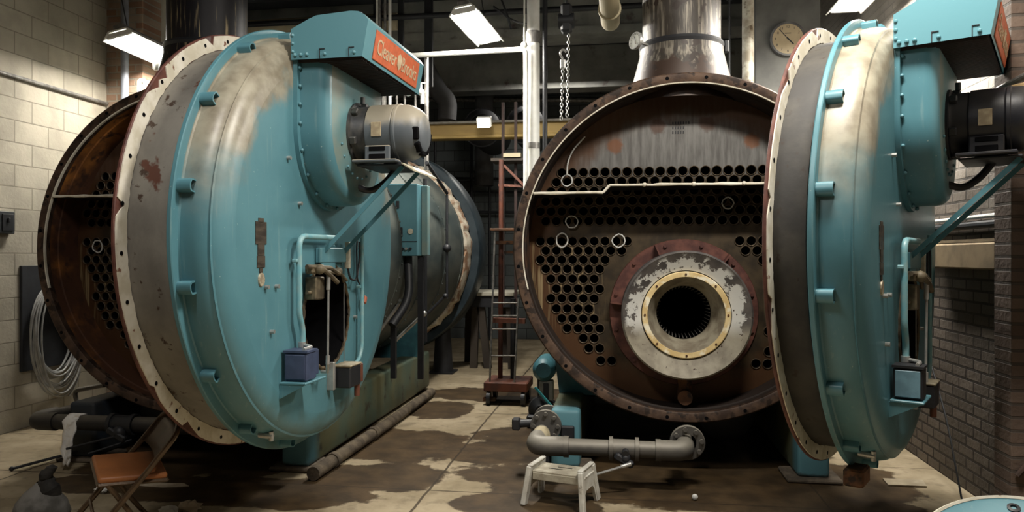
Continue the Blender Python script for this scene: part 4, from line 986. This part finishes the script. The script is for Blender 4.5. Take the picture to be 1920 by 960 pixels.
for sx in (-1, 1):
    for p in ((sx * .22, -.32, .012), (sx * .195, .155, .012)): MB().cyl((p[0], p[1], 0), (p[0], p[1], .03), .016, seg=10).build('rubber_foot', M_BLACK, fc)
# crumpled papers and small litter
pap = mottled('crumpled_white_paper', (.80, .79, .74), (.62, .60, .55), 14, .9); papt = mottled('soiled_tan_paper', (.58, .50, .38), (.44, .36, .26), 14, .9)
def crumple(px, py, r, mat, label, name='crumpled_paper', cat='paper', sc=(1.3, 1, .7)):
    p = atZ(px, py, r * .6); o = MB().ball((0, 0, 0), r, sc, 12, jit=.55).build(name, mat, None, (p.x, p.y, r * .72 * sc[2]), ang=12); return tag(o, label, cat)
crumple(316, 957, .042, pap, 'crumpled white paper by the folding chair rear leg'); crumple(357, 949, .055, papt, 'crumpled tan paper right of the folding chair')
crumple(189, 918, .032, pap, 'small crumpled white and brown wrapper left of the folding chair')
p = atZ(300, 909, .004); tag(MB().prism([(-.20, -.03), (.05, -.045), (.22, .0), (.15, .05), (-.10, .03)], .006).build('paper_scrap', papt, None, (p.x, p.y, .001)), 'flat tan paper scrap lying on the floor behind the folding chair', 'paper')
p = atZ(1303, 932, .02); tag(MB().ball((0, 0, 0), .02, seg=16).build('small_ball', M_CHALK, None, (p.x, p.y, .02)), 'small white ball on the floor in front of the right boiler', 'ball')
# grey sack with a twisted dark neck
sp = atZ(78, 975, 0); sk = thing('cloth_sack', 'dusty grey sack with a twisted dark neck in the left corner', 'sack', (sp.x, sp.y, 0))
MB().lathe([(.0001, 0), (.15, .0), (.17, .05), (.15, .11), (.10, .17), (.05, .21), (.03, .23)], 24, Matrix.Diagonal((1.0, .8, 1, 1))).build('sack_body', mottled('dusty_grey_cloth', (.24, .23, .215), (.10, .095, .085), 7, .95, bump=.6), sk)
MB().tube([(.045 + .02 * math.sin(k * .55), .006 * math.sin(k), .14 + .013 * k) for k in range(16)], [.062 - .0025 * k + .004 * math.sin(k * 1.9) for k in range(15)] + [.010], 16).build('sack_neck', mottled('dark_twisted_cloth', (.05, .046, .042), (.02, .019, .018), 12, .95), sk)

# ------------------------------------------------------------------ floor level, right
Yq = 5.14
q0, q1, q2 = atY(1003, 838, Yq), atY(1170, 838, Yq), atY(1283, 838, Yq); zq = .285
bp = thing('drain_pipe', 'grey iron drain pipe with elbows running in front of the right boiler', 'pipe', (q0.x, Yq, 0))
Lq = q2.x - q0.x
MB().tube(fillet([(.02, .60, zq + .02), (0, 0, zq), (Lq, 0, zq), (Lq + .02, .35, zq + .03)], .15, 8), .057, 22).build('pipe', M_PIPEG, bp)
MB().tube(fillet([(.0, .18, zq), (0, 0, zq), (.22, 0, zq)], .12, 8), .068, 22).cyl((.20, 0, zq), (.235, 0, zq), .073).build('elbow', M_PIPEG, bp)
MB().tube(fillet([(Lq - .16, 0, zq), (Lq, 0, zq), (Lq + .01, .14, zq + .01)], .10, 8), .068, 22).cyl((Lq - .19, 0, zq), (Lq - .155, 0, zq), .073).build('elbow', M_PIPEG, bp)
MB().tube([(.005, .14, zq), (.015, .30, zq + .01)], .063, 20).cyl((.015, .24, zq), (.015, .26, zq), .069, seg=22).build('cream_section', M_PIPEC, bp)
xq = q1.x - q0.x
MB().cyl((xq - .10, 0, zq), (xq - .075, 0, zq), .080).cyl((xq + .075, 0, zq), (xq + .10, 0, zq), .080).cyl((xq - .10, 0, zq), (xq + .10, 0, zq), .064).build('coupling', M_PIPEG, bp)
MB().ball((xq + .01, -.07, zq - .045), .035, seg=10).box((xq + .0, -.07, zq - .06), (.14, .05, .05), Matrix.Rotation(.5, 3, 'Y'), .012).cyl((xq + .01, -.06, zq), (xq + .01, -.10, zq - .01), .022).build('cock_valve', M_BLACK, bp)
MB().tube([(xq + .04, -.11, zq - .075), (xq - .33, -.20, zq - .175)], .009, 8).cyl((xq + .045, -.11, zq - .072), (xq - .02, -.125, zq - .09), .014).build('valve_lever', M_ZINC, bp)
fl_ = MB().lathe([(.06, .10), (.115, .10), (.12, .105), (.12, .125), (.06, .13)], 32, ML(Lq + .03, 0, zq + .03))
for k in range(8): t = R(45 * k + 10); fl_.cyl((Lq + .03 + .095 * math.cos(t), .10, zq + .03 + .095 * math.sin(t)), (Lq + .03 + .095 * math.cos(t), .075, zq + .03 + .095 * math.sin(t)), .016, seg=6)
fl_.build('pipe_flange', M_PIPEG, bp)
# feed pump and valves left of the right boiler
fp = thing('feed_pump', 'dark teal feed pump with a grey junction box beside the right boiler', 'pump', tuple(atZ(1022, 800, 0)))
lx = lambda px, py, Y: atY(px, py, Y) - fp.location
Yf = fp.location.y
c = lx(1022, 690, Yf + .1); MB().lathe([(.0001, -.16), (.07, -.16), (.105, -.12), (.11, -.08), (.11, .22), (.09, .26), (.0001, .27)], 28, ML(c.x, c.y, c.z)).build('motor', M_TEALD, fp)
MB().box((c.x + .02, c.y - .05, c.z - .20), (.13, .12, .19), bev=.01).box((c.x + .02, c.y - .115, c.z - .20), (.05, .01, .15), bev=.003, mat=1).build('junction_box', [mottled('dusty_box_grey', (.26, .25, .21), (.18, .17, .14), 12, .6), M_BLACK], fp)
c2_ = lx(1015, 790, Yf); MB().lathe([(.0001, -.07), (.05, -.07), (.07, -.05), (.12, -.03), (.125, .02), (.12, .06), (.0001, .07)], 28, ML(c2_.x, c2_.y, max(.16, c2_.z))).box((c2_.x, .05, .06), (.26, .3, .12), bev=.015).build('pump_casing', M_BLACK, fp)
MB().tube(fillet([(c.x + .02, c.y - .08, c.z - .26), (c.x + .15, c.y - .1, c.z - .33), (c.x + .17, c.y - .1, c.z - .52)], .08), .012, 8).tube([(c2_.x - .02, .1, .2), (c2_.x - .02, .1, c.z - .1)], .03, 10).build('pump_pipe', M_BLACK, fp)
MB().tube([lx(1003, 726, Yf - .25), lx(1043, 772, Yf - .25)], .013, 8).build('cyan_lever', plain('bright_cyan_paint', (.07, .42, .46), .4), fp)
MB().tube([lx(1057, 748, Yf - .25), lx(1043, 800, Yf - .28), lx(1040, 820, Yf - .28)], .014, 8).build('steel_lever', M_ZINC, fp)
z_ = zq + .06
v_ = MB().cyl((0, -.1, z_), (0, -.06, z_), .115, seg=24).cyl((0, .08, z_), (0, .12, z_), .115, seg=24).cyl((0, -.08, z_), (0, .1, z_), .075)
for k in range(8): t = R(45 * k); v_.cyl((.09 * math.cos(t), -.10, z_ + .09 * math.sin(t)), (.09 * math.cos(t), -.125, z_ + .09 * math.sin(t)), .015, seg=6)
gv = v_.build('gate_valve', M_PIPEG, bp, (.04, .44, 0))
MB().cyl((-.05, 0, z_), (-.24, -.02, z_ - .01), .03).box((-.23, -.02, z_ - .01), (.06, .07, .09), bev=.01).box((.16, -.05, z_ - .05), (.10, .08, .10), bev=.01).cyl((.06, 0, z_), (.16, -.04, z_ - .04), .025).build('actuator', M_BLACK, gv)
MB().cyl((0, 0, .0), (0, 0, z_ - .05), .03).build('valve_stand', M_BLACK, gv)
# plastic step stool
ss = thing('step_stool', 'dirty white plastic step stool in front of the right boiler', 'stool', (-.395, 4.84, 0), R(-16))
ss.scale = (.97, 1, .92)
W = mottled('scuffed_white_plastic', (.58, .57, .52), (.44, .42, .37), 9, .5, c3=(.22, .19, .15), s3=16, lo3=.62, hi3=.7)
MB().box((0, 0, .225), (.335, .20, .022), bev=.006).box((0, -.098, .195), (.325, .012, .05), bev=.003).box((0, .098, .195), (.325, .012, .05), bev=.003).build('step_top', mottled('grubby_step_top', (.40, .37, .29), (.28, .25, .19), 14, .7), ss)
MB().box((-.03, -.02, .2365), (.10, .010, .002)).box((.02, .025, .2365), (.10, .010, .002)).build('grip_slot', M_BLACK, ss)
for sx in (-1, 1):
    sp_ = MB(); x0 = sx * .165; x1 = sx * .19
    outer = [(-.165, 0), (-.115, .265), (.115, .265), (.165, 0), (.115, 0), (.09, .10), (.06, .125), (-.06, .125), (-.09, .10), (-.115, 0)]
    th_ = .020; ya = [(x0 + sx * .028 * (1 - z / .265), y, z) for y, z in outer]; yb = [(x0 + sx * (.028 * (1 - z / .265) + th_), y, z) for y, z in outer]; n = len(outer)
    sp_.add(ya + yb, [tuple(range(n)), tuple(range(n, 2 * n))[::-1]] + [(k, (k + 1) % n, n + (k + 1) % n, n + k) for k in range(n)])
    sp_.box((x0 + sx * .010, 0, .268), (.034, .245, .016), bev=.005)
    for sy in (-1, 1): sp_.bar((x0 + sx * .042, sy * .150, .0), (x0 + sx * .014, sy * .108, .262), .034, .048, up=(0, 1, 0), bev=.006)
    sp_.box((x0 + sx * .028, 0, .17), (.012, .24, .09))
    sp_.box((x0 + sx * .030, 0, .215), (.012, .20, .014), bev=.003)
    sp_.build('side_frame', W, ss)
# round blue cover leaning in the near right corner
bc = thing('round_cover', 'round blue cover plate with a pale rim in the lower right corner', 'cover', (1.52, 2.98, .40), R(-20))
bc.rotation_euler = (R(27), 0, R(-14))
MB().lathe([(.30, .012), (.405, .012), (.418, .02), (.425, .012), (.425, -.03), (.30, -.03)], 72, close=True).build('cover_ring', M_TEAL, bc)
MB().lathe([(.412, .018), (.420, .026), (.428, .018), (.420, .010)], 72, close=True).build('pale_rim', M_GASKET, bc)
MB().lathe([(.302, .0), (.28, -.05), (.20, -.07), (.0001, -.07)], 72).build('dished_centre', mottled('tan_refractory', (.30, .22, .13), (.20, .14, .08), 8, .85), bc)
MB().lathe([(.285, .0), (.30, .022), (.315, .018), (.30, -.01)], 72, close=True).build('inner_lip', M_GASKET, bc)
for k in range(8): t = R(45 * k + 94); MB().lathe([(.010, .0135), (.022, .0135), (.024, .018), (.012, .02)], 16, Matrix.Translation((.362 * math.cos(t), .362 * math.sin(t), 0)), close=True).build('bolt_hole', M_BLACK, bc)
dm = tag(MB().lathe([(.0001, 0), (.27, 0), (.28, .01), (.28, .13), (.285, .14), (.285, .19), (.26, .20), (.0001, .20)], 48).build('steel_drum', M_BLACK, None, (1.54, 3.02, 0)), 'short black drum under the round blue cover at lower right', 'drum')
cbp = [atZ(1655, 900, 0), atZ(1665, 912, 0), atZ(1738, 915, 0), atZ(1730, 903, 0)]
tag(MB().prism([(p.x - cbp[0].x, p.y - cbp[0].y) for p in cbp], .012).build('board_scrap', mottled('tan_board', (.40, .34, .24), (.30, .25, .17), 9, .8), None, (cbp[0].x, cbp[0].y, .001)), 'flat tan board scrap on the floor near the brick wall', 'board')
cw = [atY(1742, 760, 5.0), atX(1765, 830, 2.1), atZ(1797, 935, .02)]
pipe('loose_wire', 'thin dark wire drooping down in front of the brick wall', 'wire', [(2.2, 5.9, 1.0), (2.2, 5.5, .5), (2.12, 5.05, .02)], .006, M_BLACK, .2, 6)
# pipes on the brick wall
pipe('wall_pipe', 'dark vertical pipe running down the brown brick pier', 'pipe', [(2.27, 4.57, 4.6), (2.27, 4.57, .45), (2.2, 4.57, .36)], .016, mottled('rusty_wall_pipe', (.06, .03, .02), (.03, .02, .015), 9, .6), .06, 8)
pipe('wall_pipe', 'dark horizontal pipe along the brick wall above the tan ledge', 'pipe', [(2.27, 4.85, 1.80), (2.27, 6.4, 1.80)], .025, M_BLACK, 0, 10)
pipe('wall_pipe', 'pale horizontal pipe along the brick wall just above the dark one', 'pipe', [(2.29, 4.85, 1.855), (2.29, 6.4, 1.855)], .014, M_WHITEP, 0, 10)
pipe('handrail', 'grey sloping rail rising to the right above the dark fan motor', 'rail', [atY(1800, 205, 4.9), atY(1850, 180, 4.75), atY(1935, 135, 4.4)], .018, M_STEELGREY, 0, 10)
o = tag(MB().bar(atY(1896, 172, 4.45), atY(1960, 158, 4.3), .055, .06, bev=.004).build('timber', mottled('pale_timber', (.60, .42, .22), (.50, .34, .17), 4, .6, stretch=(1, .2, 1))), 'pale timber end poking in at the right edge above the motor', 'timber')
# floor pipe by the left boiler skid
pipe('floor_pipe', 'rusty lagged pipe lying on the floor along the left boiler skid', 'pipe', [(-2.17, 5.02, .055), (-2.16, 5.6, .055), (-2.14, 6.6, .055), (-2.15, 8.25, .05)], .05, mottled('muddy_lagging', (.13, .10, .065), (.06, .045, .03), 9, .9, bump=.8), 0, 12,
     clamps=(((-2.165, 5.35, .055), (-2.163, 5.42, .055)), ((-2.15, 6.2, .055), (-2.149, 6.26, .055))))

# ------------------------------------------------------------------ rear aisle
lf = thing('hand_lift', 'rusty orange manual lift truck with wire rungs in the rear aisle', 'lift', tuple(atZ(950, 760, 0)))
Yl = lf.location.y; LX = lambda px, py, dy=0: atY(px, py, Yl + dy) - lf.location
OR = mottled('rusty_orange_paint', (.13, .035, .015), (.06, .02, .012), 7, .7)
a, b = LX(908, 735), LX(990, 735); MB().box(((a.x + b.x) / 2, .2, .20), (b.x - a.x, .5, .10), bev=.01).build('base_frame', OR, lf)
for x in (a.x + .05, b.x - .05):
    for y in (0.0, .42): MB().cyl((x - .02, y, .075), (x + .02, y, .075), .075, seg=20).build('wheel', M_BLACK, lf)
MB().bar(LX(906, 748), LX(930, 748), .05, .04).build('tow_lug', M_RUST, lf)
wz = LX(0, 430).z
for (x0, x1) in (((918, 730), (928, 430)), ((964, 730), (972, 560))): MB().tube([LX(*x0), LX(*x1)], .011, 8).build('rail', M_STEELGREY, lf)
for y, xa, xb in ((718, 919, 965), (667, 920, 967), (617, 922, 969), (592, 923, 969), (568, 923, 970)): MB().tube([LX(xa, y), LX(xb, y)], .009, 8).build('rung', M_STEELGREY, lf)
MB().tube([LX(938, 728, .25), LX(940, 300, .25)], .026, 10).build('mast', OR, lf); MB().tube([LX(962, 728, .25), LX(962, 560, .25)], .03, 10).build('mast', M_BLACK, lf)
MB().box(LX(945, 431, .1), (.26, .3, .025), bev=.004).box(LX(945, 455, .15), (.20, .06, .04), bev=.004).box(LX(955, 473, .15), (.12, .06, .03), bev=.004).build('platform', M_RUST, lf)
MB().bar(LX(925, 600, .1), LX(985, 602, .1), .08, .05).build('crossbar', M_REDBROWN, lf)
tb = thing('workbench', 'dark timber workbench with a pale top far back beside the left boiler', 'workbench', tuple(atZ(905, 690, 0)))
Yb = tb.location.y; BX = lambda px, py, dy=0: atY(px, py, Yb + dy) - tb.location
a, b = BX(845, 550), BX(965, 550)
MB().box(((a.x + b.x) / 2, .3, a.z), (b.x - a.x, .9, .05), bev=.006).build('bench_top', mottled('pale_bench_top', (.55, .52, .42), (.42, .39, .31), 4, .7), tb)
MB().box(((a.x + b.x) / 2, -.08, a.z - .11), (b.x - a.x, .05, .15)).build('apron', M_BLACK, tb)
wd = mottled('dark_timber', (.05, .038, .028), (.03, .023, .018), 5, .7, stretch=(1, 1, .2))
for px0, px1, dy in ((893, 888, 0), (900, 915, 0), (955, 960, 0), (880, 878, .6), (948, 950, .6)):
    p = BX(px0, 560, dy); q = BX(px1, 690, dy); MB().bar((p.x, dy, a.z - .03), (q.x, dy, 0), .10, .09, up=(0, 1, 0)).build('leg', wd, tb)
shf = thing('rear_shelf', 'timber shelf with bolted red posts beside the white post in the rear', 'shelf', tuple(atY(962, 300, 9.3)))
SX = lambda px, py, dy=0: atY(px, py, 9.3 + dy) - shf.location
MB().box((0, .1, 0), (.55, .35, .04), bev=.004).box((0, -.05, .05), (.22, .1, .05), mat=1).build('shelf_board', [wd, M_PIPEC], shf)
for px in (941, 965): x = SX(px, 300).x; MB().box((x, .1, -.55), (.035, .035, 2.6)).build('post', plain('dark_red_post', (.028, .010, .007), .7), shf)
MB().bar(SX(945, 310), SX(985, 350), .04, .03).bar(SX(935, 347, .05), SX(990, 350, .05), .05, .03).build('shelf_brace', M_REDBROWN, shf)

# ------------------------------------------------------------------ world, camera, view
w = bpy.data.worlds.new('room_dark'); SC.world = w; w.use_nodes = True
w.node_tree.nodes['Background'].inputs[0].default_value = (.35, .5, .8, 1); w.node_tree.nodes['Background'].inputs[1].default_value = .003
cd_ = bpy.data.cameras.new('camera'); cam = bpy.data.objects.new('camera', cd_); COL.objects.link(cam)
cam.location = (0, 0, H); cam.rotation_euler = (PI / 2, 0, TH); cd_.sensor_width = 36; cd_.lens = 36 * F / 1920; cd_.clip_start = .05
SC.camera = cam
SC.view_settings.view_transform = 'Standard'; SC.view_settings.look = 'None'; SC.view_settings.gamma = 1; SC.view_settings.exposure = 0.0
SC.view_settings.use_curve_mapping = False
